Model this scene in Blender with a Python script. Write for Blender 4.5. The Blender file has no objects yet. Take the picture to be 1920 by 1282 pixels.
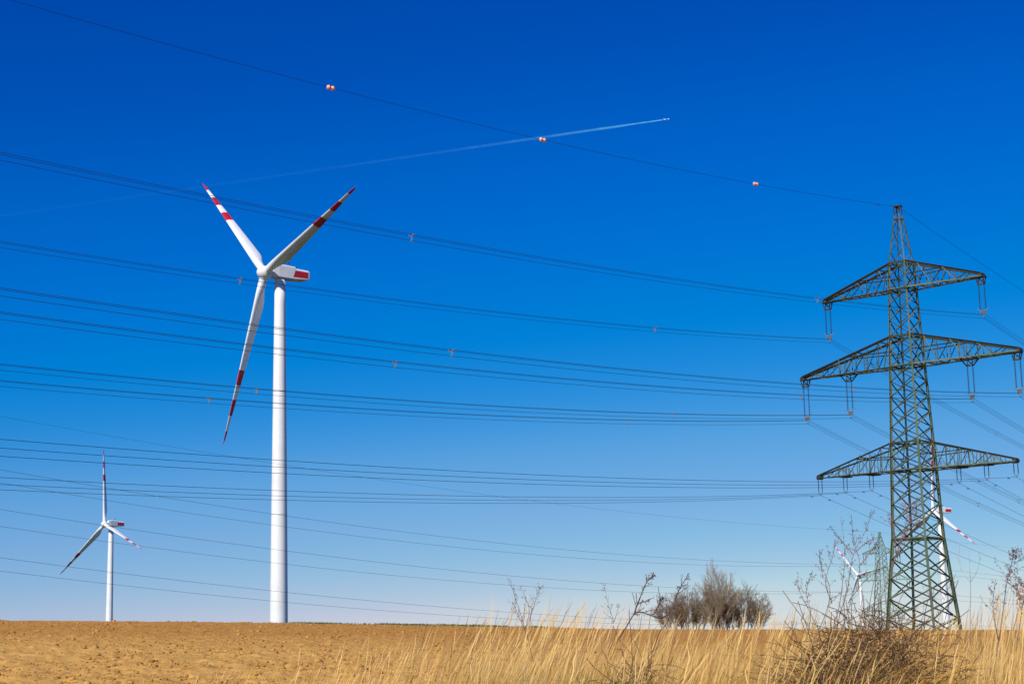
import bpy, math, random
import numpy as np
from mathutils import Vector, Matrix

# ------------------------------------------------------------------ camera, world, sun, exposure
sc = bpy.context.scene
COL = sc.collection
EZ = 1.6                                   # eye height above the datum, metres
PITCH, ROLL, FPX = 0.16893, -0.020824, 3050.0
cp, sp, cr, sr = math.cos(PITCH), math.sin(PITCH), math.cos(ROLL), math.sin(ROLL)
_rt, _up, _fw = Vector((1, 0, 0)), Vector((0, -sp, cp)), Vector((0, cp, sp))
CR, CU = cr * _rt + sr * _up, -sr * _rt + cr * _up
cam = bpy.data.cameras.new('camera')
cam.sensor_width = 36.0
cam.lens = FPX / 1920 * 36
cam.clip_start, cam.clip_end = 0.3, 60000
cam.dof.use_dof = True
cam.dof.focus_distance = 90.0
cam.dof.aperture_fstop = 14.0
co = bpy.data.objects.new('camera', cam)
COL.objects.link(co)
co.matrix_world = Matrix(((CR.x, CU.x, -_fw.x, 0), (CR.y, CU.y, -_fw.y, 0), (CR.z, CU.z, -_fw.z, EZ), (0, 0, 0, 1)))
sc.camera = co

SUN_EL, SUN_AZ = math.radians(38), math.radians(211)     # azimuth clockwise from +Y: behind the camera, to its left
w = bpy.data.worlds.new('World')
sc.world = w
w.use_nodes = True
nt = w.node_tree
nt.nodes.clear()
def N(nt, t, **kw):
    n = nt.nodes.new(t)
    for k, v in kw.items():
        setattr(n, k, v)
    return n
def L(nt, a, b):
    nt.links.new(a, b)
tc = N(nt, 'ShaderNodeTexCoord')
vm = N(nt, 'ShaderNodeVectorMath', operation='ADD')
vm.inputs[1].default_value = (0, 0, 0.022)               # the far land lies below eye level, so the sky starts a little lower
sky = N(nt, 'ShaderNodeTexSky', sky_type='NISHITA', sun_disc=False)
sky.sun_elevation, sky.sun_rotation = SUN_EL, SUN_AZ
sky.altitude, sky.air_density, sky.dust_density, sky.ozone_density = 300, 1.0, 0.05, 2.5
L(nt, tc.outputs['Generated'], vm.inputs[0]); L(nt, vm.outputs[0], sky.inputs['Vector'])
# a polarised, saturated rendering of the clear sky: one response curve per channel, the same in every direction
def lin(v):
    v /= 255.0
    return v / 12.92 if v <= 0.04045 else ((v + 0.055) / 1.055) ** 2.4
CURVE = (((104, 0), (143, 0), (148, 18), (155, 38), (164, 66), (173, 90), (190, 116), (211, 141), (222, 160), (230, 174), (245, 202)),
         ((100, 52), (133, 77), (140, 85), (147, 95), (157, 106), (167, 117), (177, 127), (191, 141), (199, 151), (207, 161), (222, 173), (236, 188), (246, 200), (252, 212)),
         ((140, 150), (172, 177), (180, 187), (187, 196), (196, 205), (205, 211), (213, 214), (223, 219), (237, 224)))
dn = N(nt, 'ShaderNodeVectorMath', operation='SCALE'); dn.inputs['Scale'].default_value = 0.1
L(nt, sky.outputs[0], dn.inputs[0])
cv = N(nt, 'ShaderNodeRGBCurve')
cv.mapping.use_clip = False; cv.mapping.extend = 'EXTRAPOLATED'
for i in range(3):
    cu = cv.mapping.curves[i]
    pts = [(0, 0)] + [(lin(p_), lin(q_)) for p_, q_ in CURVE[i]] + [(1.5, (0.95, 1.0, 1.05)[i])]
    cu.points[0].location = pts[0]; cu.points[1].location = pts[-1]
    for q_ in pts[1:-1]: cu.points.new(*q_)
    for q_ in cu.points: q_.handle_type = 'AUTO_CLAMPED'
cv.mapping.update()
L(nt, dn.outputs[0], cv.inputs['Color'])
cx = N(nt, 'ShaderNodeVectorMath', operation='SCALE'); cx.inputs['Scale'].default_value = 10.0
L(nt, cv.outputs[0], cx.inputs[0])
bg = N(nt, 'ShaderNodeBackground'); bg.inputs['Strength'].default_value = 0.1
wo = N(nt, 'ShaderNodeOutputWorld')
L(nt, cx.outputs[0], bg.inputs[0]); L(nt, bg.outputs[0], wo.inputs[0])
sun = bpy.data.lights.new('sun', 'SUN')
sun.energy, sun.angle, sun.color = 5.0, math.radians(0.53), (1.0, 0.955, 0.88)
so = bpy.data.objects.new('sun', sun); COL.objects.link(so)
SDIR = Vector((math.sin(SUN_AZ) * math.cos(SUN_EL), math.cos(SUN_AZ) * math.cos(SUN_EL), math.sin(SUN_EL)))
so.rotation_euler = SDIR.to_track_quat('Z', 'Y').to_euler()
vs = sc.view_settings
vs.view_transform, vs.look, vs.exposure, vs.gamma, vs.use_curve_mapping = 'Standard', 'None', 0.0, 1.0, False
sc.cycles.transparent_max_bounces = 24

# ------------------------------------------------------------------ helpers
rnd = random.Random(7)
rng = np.random.default_rng(7)

def ray(px, py):
    U, V = (px - 960) / FPX, (641 - py) / FPX
    return CR * U + CU * V + _fw
def at(px, py, d):                                       # the point a photograph position shows, d metres away over the ground
    r = ray(px, py)
    return r * (d / math.hypot(r.x, r.y)) + Vector((0, 0, EZ))

def tag(o, label=None, cat=None, group=None, kind=None):
    if label: o['label'] = label
    if cat: o['category'] = cat
    if group: o['group'] = group
    if kind: o['kind'] = kind
    return o
def empty(name, loc, parent=None):
    o = bpy.data.objects.new(name, None); COL.objects.link(o)
    o.location = loc; o.empty_display_size = 0.5
    if parent: o.parent = parent
    return o
def mesh(name, verts, faces, mats, smooth=False, midx=None):
    me = bpy.data.meshes.new(name)
    me.from_pydata([tuple(v) for v in verts], [], [tuple(f) for f in faces])
    for m in (mats if isinstance(mats, (list, tuple)) else [mats]):
        me.materials.append(m)
    if midx is not None: me.polygons.foreach_set('material_index', midx)
    if smooth: me.polygons.foreach_set('use_smooth', [True] * len(me.polygons))
    me.update()
    return me
def obj(name, me, parent=None, loc=(0, 0, 0)):
    o = bpy.data.objects.new(name, me); COL.objects.link(o)
    o.location = loc
    if parent: o.parent = parent
    return o
def mesh_np(name, V, F, mats, smooth=False, midx=None, col=None):
    """V (n,3) float, F (m,k) int, all faces with k corners; col (n,3) a per-vertex colour named tint"""
    me = bpy.data.meshes.new(name)
    n, (m, k) = len(V), F.shape
    me.vertices.add(n); me.vertices.foreach_set('co', np.ascontiguousarray(V, dtype=np.float32).ravel())
    me.loops.add(m * k); me.loops.foreach_set('vertex_index', np.ascontiguousarray(F, dtype=np.int32).ravel())
    me.polygons.add(m); me.polygons.foreach_set('loop_start', np.arange(0, m * k, k, dtype=np.int32))
    for mt in (mats if isinstance(mats, (list, tuple)) else [mats]):
        me.materials.append(mt)
    if smooth: me.polygons.foreach_set('use_smooth', np.ones(m, dtype=bool))
    if midx is not None: me.polygons.foreach_set('material_index', np.asarray(midx, dtype=np.int32))
    if col is not None:
        a = me.color_attributes.new('tint', 'FLOAT_COLOR', 'POINT')
        a.data.foreach_set('color', np.concatenate([col, np.ones((n, 1))], 1).astype(np.float32).ravel())
    me.update(calc_edges=True)
    me.validate()
    return me

def vary(c, R, lo=.75, hi=1.25):
    f = R.uniform(lo, hi); return [q * f * R.uniform(.96, 1.04) for q in c]

class MB:
    """collects pieces of one mesh"""
    def __init__(s): s.v, s.f, s.m = [], [], []
    def add(s, v, f, m=0):
        o = len(s.v); s.v += [tuple(a) for a in v]; s.f += [tuple(i + o for i in a) for a in f]; s.m += [m] * len(f)
    def frame(s, d):
        d = Vector(d).normalized()
        a = Vector((0, 0, 1)) if abs(d.z) < 0.9 else Vector((1, 0, 0))
        x = a.cross(d).normalized(); return x, d.cross(x)
    def tube(s, pts, rad, n=6, m=0, cap=True):
        pts = [Vector(p) for p in pts]; rad = rad if isinstance(rad, (list, tuple)) else [rad] * len(pts)
        v, f = [], []
        for i, p in enumerate(pts):
            d = pts[min(i + 1, len(pts) - 1)] - pts[max(i - 1, 0)]
            x, y = s.frame(d)
            for k in range(n):
                t = 2 * math.pi * k / n
                v.append(p + rad[i] * (math.cos(t) * x + math.sin(t) * y))
        for i in range(len(pts) - 1):
            for k in range(n):
                a, b = i * n + k, i * n + (k + 1) % n
                f.append((a, b, b + n, a + n))
        if cap:
            f.append(tuple(range(n - 1, -1, -1))); f.append(tuple(range((len(pts) - 1) * n, len(pts) * n)))
        s.add(v, f, m)
    def box(s, c, h, ax=None, m=0):
        X, Y, Z = ax or (Vector((1, 0, 0)), Vector((0, 1, 0)), Vector((0, 0, 1)))
        c = Vector(c)
        v = [c + X * h[0] * i + Y * h[1] * j + Z * h[2] * k for i in (-1, 1) for j in (-1, 1) for k in (-1, 1)]
        s.add(v, [(0, 1, 3, 2), (4, 6, 7, 5), (0, 4, 5, 1), (2, 3, 7, 6), (0, 2, 6, 4), (1, 5, 7, 3)], m)
    def bar(s, a, b, w, m=0, h=None):
        a, b = Vector(a), Vector(b); d = b - a; l = d.length; d.normalize(); x, y = s.frame(d)
        s.box((a + b) / 2, (w / 2, (h or w) / 2, l / 2), (x, y, d), m)
    def mesh(s, name, mats, smooth=False):
        return mesh(name, s.v, s.f, mats, smooth, s.m if isinstance(mats, (list, tuple)) and len(mats) > 1 else None)

# ------------------------------------------------------------------ materials
def mat(name, base, rough=0.6, metal=0.0, noise=None, bump=None, spec=0.5, coord='Object'):
    """noise=(scale, colour, lo, hi[, detail]); bump=(scale, strength, distance)"""
    m = bpy.data.materials.new(name); m.use_nodes = True
    nt = m.node_tree; p = nt.nodes['Principled BSDF']
    p.inputs['Base Color'].default_value = (*base, 1); p.inputs['Roughness'].default_value = rough
    p.inputs['Metallic'].default_value = metal; p.inputs['Specular IOR Level'].default_value = spec
    tcn = N(nt, 'ShaderNodeTexCoord')
    if noise:
        nz = N(nt, 'ShaderNodeTexNoise'); nz.inputs['Scale'].default_value = noise[0]; nz.inputs['Detail'].default_value = 6
        mr = N(nt, 'ShaderNodeMapRange'); mr.inputs['From Min'].default_value = noise[2]; mr.inputs['From Max'].default_value = noise[3]
        mx = N(nt, 'ShaderNodeMix', data_type='RGBA')
        mx.inputs['A'].default_value = (*base, 1); mx.inputs['B'].default_value = (*noise[1], 1)
        L(nt, tcn.outputs[coord], nz.inputs['Vector']); L(nt, nz.outputs['Fac'], mr.inputs['Value'])
        L(nt, mr.outputs[0], mx.inputs['Factor']); L(nt, mx.outputs['Result'], p.inputs['Base Color'])
    if bump:
        nz = N(nt, 'ShaderNodeTexNoise'); nz.inputs['Scale'].default_value = bump[0]; nz.inputs['Detail'].default_value = 8
        bp = N(nt, 'ShaderNodeBump'); bp.inputs['Strength'].default_value = bump[1]; bp.inputs['Distance'].default_value = bump[2]
        L(nt, tcn.outputs[coord], nz.inputs['Vector']); L(nt, nz.outputs['Fac'], bp.inputs['Height']); L(nt, bp.outputs[0], p.inputs['Normal'])
    return m
def tint_mat(name, rough=0.8, trans=0.0, spec=0.2):
    m = bpy.data.materials.new(name); m.use_nodes = True
    nt = m.node_tree; p = nt.nodes['Principled BSDF']
    at_ = N(nt, 'ShaderNodeAttribute', attribute_name='tint')
    p.inputs['Roughness'].default_value = rough; p.inputs['Specular IOR Level'].default_value = spec
    L(nt, at_.outputs['Color'], p.inputs['Base Color'])
    if trans:
        tr = N(nt, 'ShaderNodeBsdfTranslucent'); mx = N(nt, 'ShaderNodeMixShader'); mx.inputs[0].default_value = trans
        L(nt, at_.outputs['Color'], tr.inputs[0]); L(nt, p.outputs[0], mx.inputs[1]); L(nt, tr.outputs[0], mx.inputs[2])
        L(nt, mx.outputs[0], nt.nodes['Material Output'].inputs['Surface'])
    return m
M_tower = mat('tower_paint', (0.80, 0.79, 0.76), 0.45, noise=(0.35, (0.70, 0.69, 0.66), 0.45, 0.85))
M_blade = mat('blade_gelcoat', (0.80, 0.795, 0.78), 0.38, noise=(0.5, (0.66, 0.655, 0.64), 0.5, 0.9))
M_red = mat('red_marking_paint', (0.55, 0.012, 0.018), 0.4, noise=(0.8, (0.44, 0.015, 0.02), 0.4, 0.8))
M_seam = mat('flange_paint', (0.45, 0.45, 0.43), 0.5)
M_dark = mat('dark_metal', (0.04, 0.045, 0.05), 0.5, 0.4)
M_steel = mat('green_painted_steel', (0.066, 0.098, 0.044), 0.6, 0.0, noise=(0.9, (0.118, 0.152, 0.098), 0.42, 0.68), bump=(6, 0.2, 0.02))
M_steel_dark = mat('dark_and_shaded_green_steel', (0.016, 0.020, 0.013), 0.6, 0.0, noise=(1.2, (0.035, 0.035, 0.022), 0.4, 0.7))  # dark tone also stands for the unlit side of diagonals and upper chords
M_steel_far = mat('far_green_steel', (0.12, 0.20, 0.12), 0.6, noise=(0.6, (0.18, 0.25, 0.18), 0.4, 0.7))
M_insul = mat('brown_glazed_porcelain', (0.035, 0.022, 0.02), 0.25)
M_galv = mat('galvanised_fitting', (0.20, 0.205, 0.21), 0.7, 0.1)
M_yoke = mat('rusty_yoke_plate', (0.11, 0.068, 0.05), 0.8, noise=(4, (0.12, 0.11, 0.10), 0.4, 0.7))
M_wire = mat('weathered_aluminium_wire', (0.015, 0.022, 0.034), 0.8, 0.0, spec=0.1)
M_ball = mat('faded_orange_plastic', (0.86, 0.40, 0.25), 0.35, noise=(5, (0.88, 0.58, 0.44), 0.45, 0.75))
M_plane = mat('aircraft_paint', (0.85, 0.86, 0.88), 0.3)

# ------------------------------------------------------------------ terrain
E_S = np.array([-1, -0.45, -0.30, -0.150, -0.023, 0.0736, 0.287, 0.45, 1.0])
E_V = np.array([0.0080, 0.0075, 0.00557, 0.00107, -0.00364, -0.00752, -0.01226, -0.0145, -0.0150])
D_K = np.array([0, 6, 10, 15, 25, 45, 90, 97, 190, 400, 940, 1740, 4000, 9000], float)
def terrain(x, y):
    x, y = np.asarray(x, float), np.asarray(y, float)
    d = np.hypot(x, y); s = x / np.maximum(d, 1e-6)
    e = np.interp(s, E_S, E_V)
    h25 = -0.97 + (e + 0.0035) * 20
    vals = [-1.5, -1.15, -0.92, -0.92, h25, h25 * 0.62 + 90 * e * 0.38 + 0.02, 90 * e, 90 * e - 0.03, 90 * e - 2.0, 90 * e - 9, 90 * e - 30, 90 * e - 48, 90 * e - 95, 90 * e - 200]
    vals = np.stack([v + 0 * e for v in vals], -1)
    i = np.clip(np.searchsorted(D_K, d) - 1, 0, len(D_K) - 2)
    t = np.clip((d - D_K[i]) / (D_K[i + 1] - D_K[i]), 0, 1)
    a = np.take_along_axis(vals, i[..., None], -1)[..., 0]; b = np.take_along_axis(vals, (i + 1)[..., None], -1)[..., 0]
    return a + (b - a) * t + EZ
_lat = rng.random((64, 256, 256)).astype(np.float32)
def vnoise(x, y, k):
    xi, yi = np.floor(x).astype(int), np.floor(y).astype(int)
    fx, fy = x - xi, y - yi
    fx, fy = fx * fx * (3 - 2 * fx), fy * fy * (3 - 2 * fy)
    T = _lat[k]
    a, b, c, d = T[xi & 255, yi & 255], T[(xi + 1) & 255, yi & 255], T[xi & 255, (yi + 1) & 255], T[(xi + 1) & 255, (yi + 1) & 255]
    return (a + (b - a) * fx) * (1 - fy) + (c + (d - c) * fx) * fy
def rough(x, y):
    """tilled soil relief, metres"""
    d = np.hypot(x, y)
    r = 0
    for k, (sc_, am) in enumerate(((2.3, 0.05), (0.75, 0.05), (0.28, 0.052), (0.11, 0.036))):
        th = 0.7 * k
        u, v = x * math.cos(th) + y * math.sin(th), -x * math.sin(th) + y * math.cos(th)
        n = vnoise(u / sc_ + 37.3 * k, v / sc_ + 11.9 * k, k)
        r = r + am * ((n ** 2 if k >= 2 else n) - 0.4)
    left = np.interp(x / np.maximum(d, 1), [-0.4, -0.1, 0.05], [1.15, 1.0, 0.45])
    return r * left * np.interp(d, [0, 15, 22, 120, 300], [0.15, 0.2, 1, 1, 0])
def ground_z(x, y):
    return float(terrain(x, y) + rough(np.asarray(x, float), np.asarray(y, float)))

def polar_grid(az, rr):
    A, R = np.meshgrid(az, rr)
    X, Y = R * np.sin(A), R * np.cos(A)
    return X, Y
az = np.concatenate([np.linspace(-math.pi, -0.40, 60)[:-1], np.linspace(-0.40, 0.40, 1050), np.linspace(0.40, math.pi, 60)[1:]])
rr = np.concatenate([[0.0], np.linspace(1, 20, 24)[:-1], 20 * (5.0 ** np.linspace(0, 1, 430)), np.geomspace(102, 9000, 60)])
X, Y = polar_grid(az, rr)
Z = terrain(X, Y) + rough(X, Y)
nr, na = X.shape
V = np.stack([X, Y, Z], -1).reshape(-1, 3)
I = np.arange(nr * na).reshape(nr, na)
F = np.stack([I[:-1, :-1], I[:-1, 1:], I[1:, 1:], I[1:, :-1]], -1).reshape(-1, 4)[:, ::-1]
# soil: tan and browner patches, straw flecks; finer relief as bump
m = bpy.data.materials.new('tilled_soil'); m.use_nodes = True
nt = m.node_tree; p = nt.nodes['Principled BSDF']; p.inputs['Roughness'].default_value = 0.95; p.inputs['Specular IOR Level'].default_value = 0.1
tcn = N(nt, 'ShaderNodeTexCoord')
def noise_node(scale, detail=6, rough_=0.6):
    n = N(nt, 'ShaderNodeTexNoise'); n.inputs['Scale'].default_value = scale; n.inputs['Detail'].default_value = detail; n.inputs['Roughness'].default_value = rough_
    L(nt, tcn.outputs['Object'], n.inputs['Vector']); return n
def ramp(src, stops):
    r = N(nt, 'ShaderNodeValToRGB'); L(nt, src, r.inputs[0])
    while len(r.color_ramp.elements) < len(stops): r.color_ramp.elements.new(0.5)
    for e_, (po, c_) in zip(r.color_ramp.elements, stops): e_.position = po; e_.color = (*c_, 1)
    return r
def mixc(a, b, f, mode='MIX'):
    x = N(nt, 'ShaderNodeMix', data_type='RGBA', blend_type=mode)
    if isinstance(f, float): x.inputs['Factor'].default_value = f
    else: L(nt, f, x.inputs['Factor'])
    L(nt, a, x.inputs['A'])
    if isinstance(b, tuple): x.inputs['B'].default_value = (*b, 1)
    else: L(nt, b, x.inputs['B'])
    return x.outputs['Result']
SOIL_A, SOIL_B, SOIL_C = (0.64, 0.350, 0.090), (0.53, 0.280, 0.068), (0.27, 0.135, 0.036)
n1 = noise_node(0.35); n2 = noise_node(3.2, 8, 0.7); n3 = noise_node(14, 6, 0.7)
base = ramp(n1.outputs['Fac'], [(0.36, SOIL_B), (0.62, SOIL_A)])
fine = ramp(n2.outputs['Fac'], [(0.34, SOIL_C), (0.50, SOIL_A), (0.72, (0.72, 0.45, 0.13))])
c = mixc(base.outputs[0], fine.outputs[0], 0.5)
spk = ramp(n3.outputs['Fac'], [(0.30, (0.5, 0.48, 0.45)), (0.46, (1, 1, 1))])
c = mixc(c, spk.outputs[0], 0.55, 'MULTIPLY')
# the far headland is damper, browner ground
ln = N(nt, 'ShaderNodeVectorMath', operation='LENGTH'); L(nt, tcn.outputs['Object'], ln.inputs[0])
wob = N(nt, 'ShaderNodeMath', operation='MULTIPLY_ADD'); L(nt, n1.outputs['Fac'], wob.inputs[0]); wob.inputs[1].default_value = 14; L(nt, ln.outputs['Value'], wob.inputs[2])
mr = N(nt, 'ShaderNodeMapRange'); mr.inputs['From Min'].default_value = 47; mr.inputs['From Max'].default_value = 66; L(nt, wob.outputs[0], mr.inputs['Value'])
c2 = mixc(c, (0.80, 0.70, 0.60), 1.0, 'MULTIPLY')
c = mixc(c, c2, mr.outputs[0])
# beyond the crest: winter fields
mr2 = N(nt, 'ShaderNodeMapRange'); mr2.inputs['From Min'].default_value = 130; mr2.inputs['From Max'].default_value = 260; L(nt, ln.outputs['Value'], mr2.inputs['Value'])
c = mixc(c, (0.050, 0.060, 0.024), mr2.outputs[0])
L(nt, c, p.inputs['Base Color'])
bp = N(nt, 'ShaderNodeBump'); bp.inputs['Strength'].default_value = 0.6; bp.inputs['Distance'].default_value = 0.04
L(nt, n3.outputs['Fac'], bp.inputs['Height']); L(nt, bp.outputs[0], p.inputs['Normal'])
M_soil = m
tag(obj('ground', mesh_np('ground', V, F, M_soil, smooth=True)), kind='structure')

# loose clods of soil, nobody could count them: one object
M_clod = tint_mat('clod_soil', 0.95, 0, 0.1)
ico = [(0, 0, 1)] + [(math.cos(a) * 0.894, math.sin(a) * 0.894, 0.447) for a in [i * 2 * math.pi / 5 for i in range(5)]] + \
      [(math.cos(a) * 0.894, math.sin(a) * 0.894, -0.447) for a in [(i + .5) * 2 * math.pi / 5 for i in range(5)]] + [(0, 0, -1)]
icf = [(0, 1 + i, 1 + (i + 1) % 5) for i in range(5)] + [(1 + i, 6 + i, 1 + (i + 1) % 5) for i in range(5)] + \
      [(6 + i, 6 + (i + 1) % 5, 1 + (i + 1) % 5) for i in range(5)] + [(11, 6 + (i + 1) % 5, 6 + i) for i in range(5)]
ico, icf = np.array(ico), np.array(icf)
NC = 85000
ca = rng.uniform(-0.38, 0.30, NC)
cd = 20 * (5.1 ** rng.random(NC) ** 0.9)
clump = vnoise(cd * np.sin(ca) / 1.7 + 9, cd * np.cos(ca) / 3.1, 9)
keep = rng.random(NC) < np.interp(clump, [0.25, 0.75], [0.15, 1.0]) * np.interp(ca, [-0.1, 0.02, 0.1], [1, 0.35, 0.2])
ca, cd = ca[keep], cd[keep]; NC = len(ca)
cs = 0.007 + 0.022 * rng.random(NC) ** 2.5 + 0.06 * rng.random(NC) ** 40
cs *= np.interp(cd, [20, 45, 95], [0.8, 1.0, 1.35])
cx_, cy_ = cd * np.sin(ca), cd * np.cos(ca)
cz_ = terrain(cx_, cy_) + rough(cx_, cy_)
jit = 1 + rng.uniform(-0.35, 0.35, (NC, 12, 3))
rot = rng.uniform(0, 6.28, NC)
sh = rng.uniform(0.6, 1.3, (NC, 1, 3)) * np.array([1.2, 1.0, 0.75])
P = ico[None] * jit * sh * cs[:, None, None]
Px = P[..., 0] * np.cos(rot)[:, None] - P[..., 1] * np.sin(rot)[:, None]
Py = P[..., 0] * np.sin(rot)[:, None] + P[..., 1] * np.cos(rot)[:, None]
V = np.stack([Px + cx_[:, None], Py + cy_[:, None], P[..., 2] + cz_[:, None] + cs[:, None] * 0.25], -1).reshape(-1, 3)
F = (icf[None] + 12 * np.arange(NC)[:, None, None]).reshape(-1, 3)
cc = np.array([0.46, 0.245, 0.066])[None] * rng.uniform(0.55, 1.15, (NC, 1)) * (1 + rng.uniform(-0.06, 0.06, (NC, 3)))
tag(obj('soil_clods', mesh_np('soil_clods', V, F, M_clod, col=np.repeat(cc, 12, 0))),
    'loose brown clods strewn over the tilled field', 'soil clods', kind='stuff')

# ------------------------------------------------------------------ blades of grass
M_grass = tint_mat('dry_grass', 0.7, 0.25, 0.25)
def grass_mesh(name, bx, by, bz, hgt, wid, azl, lean, curve, col, segs=4, head=None):
    """ribbons that taper and bend; azl lean direction, lean start angle, curve extra angle at the tip"""
    n = len(bx)
    t = np.linspace(0, 1, segs + 1)
    ang = lean[:, None] + curve[:, None] * t[None] ** 1.3
    st = hgt[:, None] / segs
    dx, dz = np.sin(ang) * st, np.cos(ang) * st
    px = np.concatenate([np.zeros((n, 1)), np.cumsum(dx[:, :-1], 1)], 1); pz = np.concatenate([np.zeros((n, 1)), np.cumsum(dz[:, :-1], 1)], 1)
    wob = rng.normal(0, 0.012, (n, segs + 1)) * t[None] * hgt[:, None]
    cxl, sxl = np.cos(azl)[:, None], np.sin(azl)[:, None]
    X0 = bx[:, None] + px * cxl - wob * sxl; Y0 = by[:, None] + px * sxl + wob * cxl; Z0 = bz[:, None] + pz
    fa = rng.uniform(0, math.pi, n)[:, None]
    if head is None: wt = wid[:, None] * (1 - t[None] ** 2 * 0.85)
    else: wt = wid[:, None] * head[None]
    wx, wy = np.cos(fa) * wt / 2, np.sin(fa) * wt / 2
    V = np.stack([np.stack([X0 - wx, Y0 - wy, Z0], -1), np.stack([X0 + wx, Y0 + wy, Z0], -1)], 2).reshape(-1, 3)
    o = (np.arange(n) * 2 * (segs + 1))[:, None]
    k = np.arange(segs)[None] * 2
    F = np.stack([o + k, o + k + 1, o + k + 3, o + k + 2], -1).reshape(-1, 4)
    C = np.repeat(col, 2 * (segs + 1), 0)
    return V, F, C
STRAW = np.array([[0.80, 0.495, 0.125], [0.70, 0.385, 0.08], [0.85, 0.58, 0.21], [0.44, 0.22, 0.05], [0.17, 0.085, 0.028]])
def straw(n, u):
    """u 0..1 from pale to brown"""
    i = np.clip(u * 4, 0, 3.999); k = i.astype(int); f = (i - k)[:, None]
    S = STRAW[[2, 0, 1, 3, 4]]
    return (S[k] * (1 - f) + S[k + 1] * f) * rng.uniform(0.82, 1.15, (n, 1))

def verge_density(a, d):
    u = np.interp(a, [-0.24, -0.14, -0.08, -0.02, 0.04, 0.5], [0.0, 0.26, 0.70, 0.95, 1, 1])
    return u * np.interp(d, [6.5, 8.0, 13, 16.5, 19], [0.6, 1.4, 1, 0.6, 0])
def scatter(n, a0, a1, d0, d1):
    a = rng.uniform(a0, a1, n); d = np.sqrt(rng.uniform(d0 ** 2, d1 ** 2, n)); k = rng.random(n) < verge_density(a, d)
    return a[k], d[k]
a, d = scatter(210000, -0.24, 0.50, 7.2, 18.5)
n = len(a); bx, by = d * np.sin(a), d * np.cos(a)
cl = vnoise(bx / 0.55 + 5, by / 0.8 + 3, 12); cl2 = vnoise(bx / 1.3 + 2, by / 1.6 + 8, 13); cl3 = vnoise(bx / 0.3, by / 0.3, 14)
hg = np.interp(cl, [0.15, 0.85], [0.22, 0.66]) * rng.uniform(0.7, 1.12, n) * np.interp(a, [-0.2, -0.1, -0.02, 0.05], [0.55, 0.62, 0.88, 1])
azl = rng.normal(0, 1.1, n) + (cl2 - 0.5) * 3.0
lean = np.abs(rng.normal(0.22, 0.16, n)) + (cl3 - 0.5) * 0.25; curve = np.abs(rng.normal(0.7, 0.6, n))
u = np.clip(0.28 + (cl2 - 0.45) * 1.5 + rng.normal(0, 0.24, n), 0, 1)
hole = vnoise(bx / 0.42 + 71, by / 0.6 + 13, 16) < 0.47
hg[hole] *= 0.55; u[hole] = np.clip(u[hole] + 0.55, 0, 1)            # short litter between the tussocks, the shadow of the gaps painted into its colour
wd_ = rng.uniform(0.0014, 0.0038, n); fl = rng.random(n) < 0.12; wd_[fl] *= 2.4
col = straw(n, u)
gz = terrain(bx, by)
V, F, C = grass_mesh('dry_grass', bx, by, gz - 0.02, hg, wd_, azl, lean, curve, col)
tag(obj('dry_grass', mesh_np('dry_grass', V, F, M_grass, col=C)), 'dense dry golden grass along the field edge', 'grass', kind='stuff')
# short green blades still growing under the dry ones
a, d = scatter(26000, -0.05, 0.48, 8.0, 17)
bx, by = d * np.sin(a), d * np.cos(a)
k = vnoise(bx / 0.9 + 31, by / 0.9 + 17, 15) > 0.60
bx, by = bx[k], by[k]; n = len(bx)
col = np.array([0.20, 0.22, 0.04])[None] * rng.uniform(0.6, 1.3, (n, 1)) + rng.uniform(0, 0.12, (n, 1)) * np.array([1, 0.7, 0.2])
V, F, C = grass_mesh('green', bx, by, terrain(bx, by) - 0.02, rng.uniform(0.3, 0.6, n), rng.uniform(0.004, 0.008, n), rng.uniform(0, 6.28, n), np.abs(rng.normal(0.25, 0.15, n)), np.abs(rng.normal(0.6, 0.3, n)), col)
tag(obj('green_grass', mesh_np('green_grass', V, F, M_grass, col=C)), 'green grass growing through the dry stalks', 'grass', kind='stuff')
# tall stalks with feathery seed heads
SEG = 14
a, d = scatter(11000, -0.26, 0.48, 6.8, 15.5)
a = np.concatenate([a, rng.uniform(0.262, 0.42, 420)]); d = np.concatenate([d, rng.uniform(5.6, 9.5, 420)])
tuft = vnoise(d * np.sin(a) / 0.30 + 55, d * np.cos(a) / 0.5 + 21, 17)
k = rng.random(len(a)) < np.interp(tuft, [0.35, 0.62], [0.12, 1.0]); a, d = a[k], d[k]
n = len(a); bx, by = d * np.sin(a), d * np.cos(a)
tl = np.interp(a, [-0.26, -0.1, -0.05, 0.0, 0.05, 0.09, 0.15, 0.21, 0.26, 0.30, 0.5], [0.55, 0.80, 0.96, 1.06, 1.0, 0.90, 0.98, 0.86, 0.92, 1.14, 1.12])
hg = tl * 1.12 * (1 - 0.45 * rng.random(n) ** 0.85)
azl = rng.normal(0.0, 0.35, n); lean = np.clip(rng.normal(0.20, 0.11, n), -0.1, 0.6); curve = np.clip(rng.normal(0.30, 0.18, n), -0.05, 1)
k = a > 0.25; lean[k] *= 0.5; curve[k] *= 0.55
tt = np.linspace(0, 1, SEG + 1)
head = np.where(tt < 0.80, 1 - 0.45 * tt, 0) + np.where(tt >= 0.80, 0.5 + 1.9 * np.sin(np.clip((tt - 0.78) / 0.22, 0, 1) * math.pi) ** 0.8, 0)
col = straw(n, np.clip(rng.normal(0.06, 0.18, n), 0, 1)) * np.array([0.96, 0.98, 1.08])
V, F, C = grass_mesh('stalk', bx, by, terrain(bx, by) - 0.02, hg, rng.uniform(0.0013, 0.0025, n), azl, lean, curve, col, segs=SEG, head=head)
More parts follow.
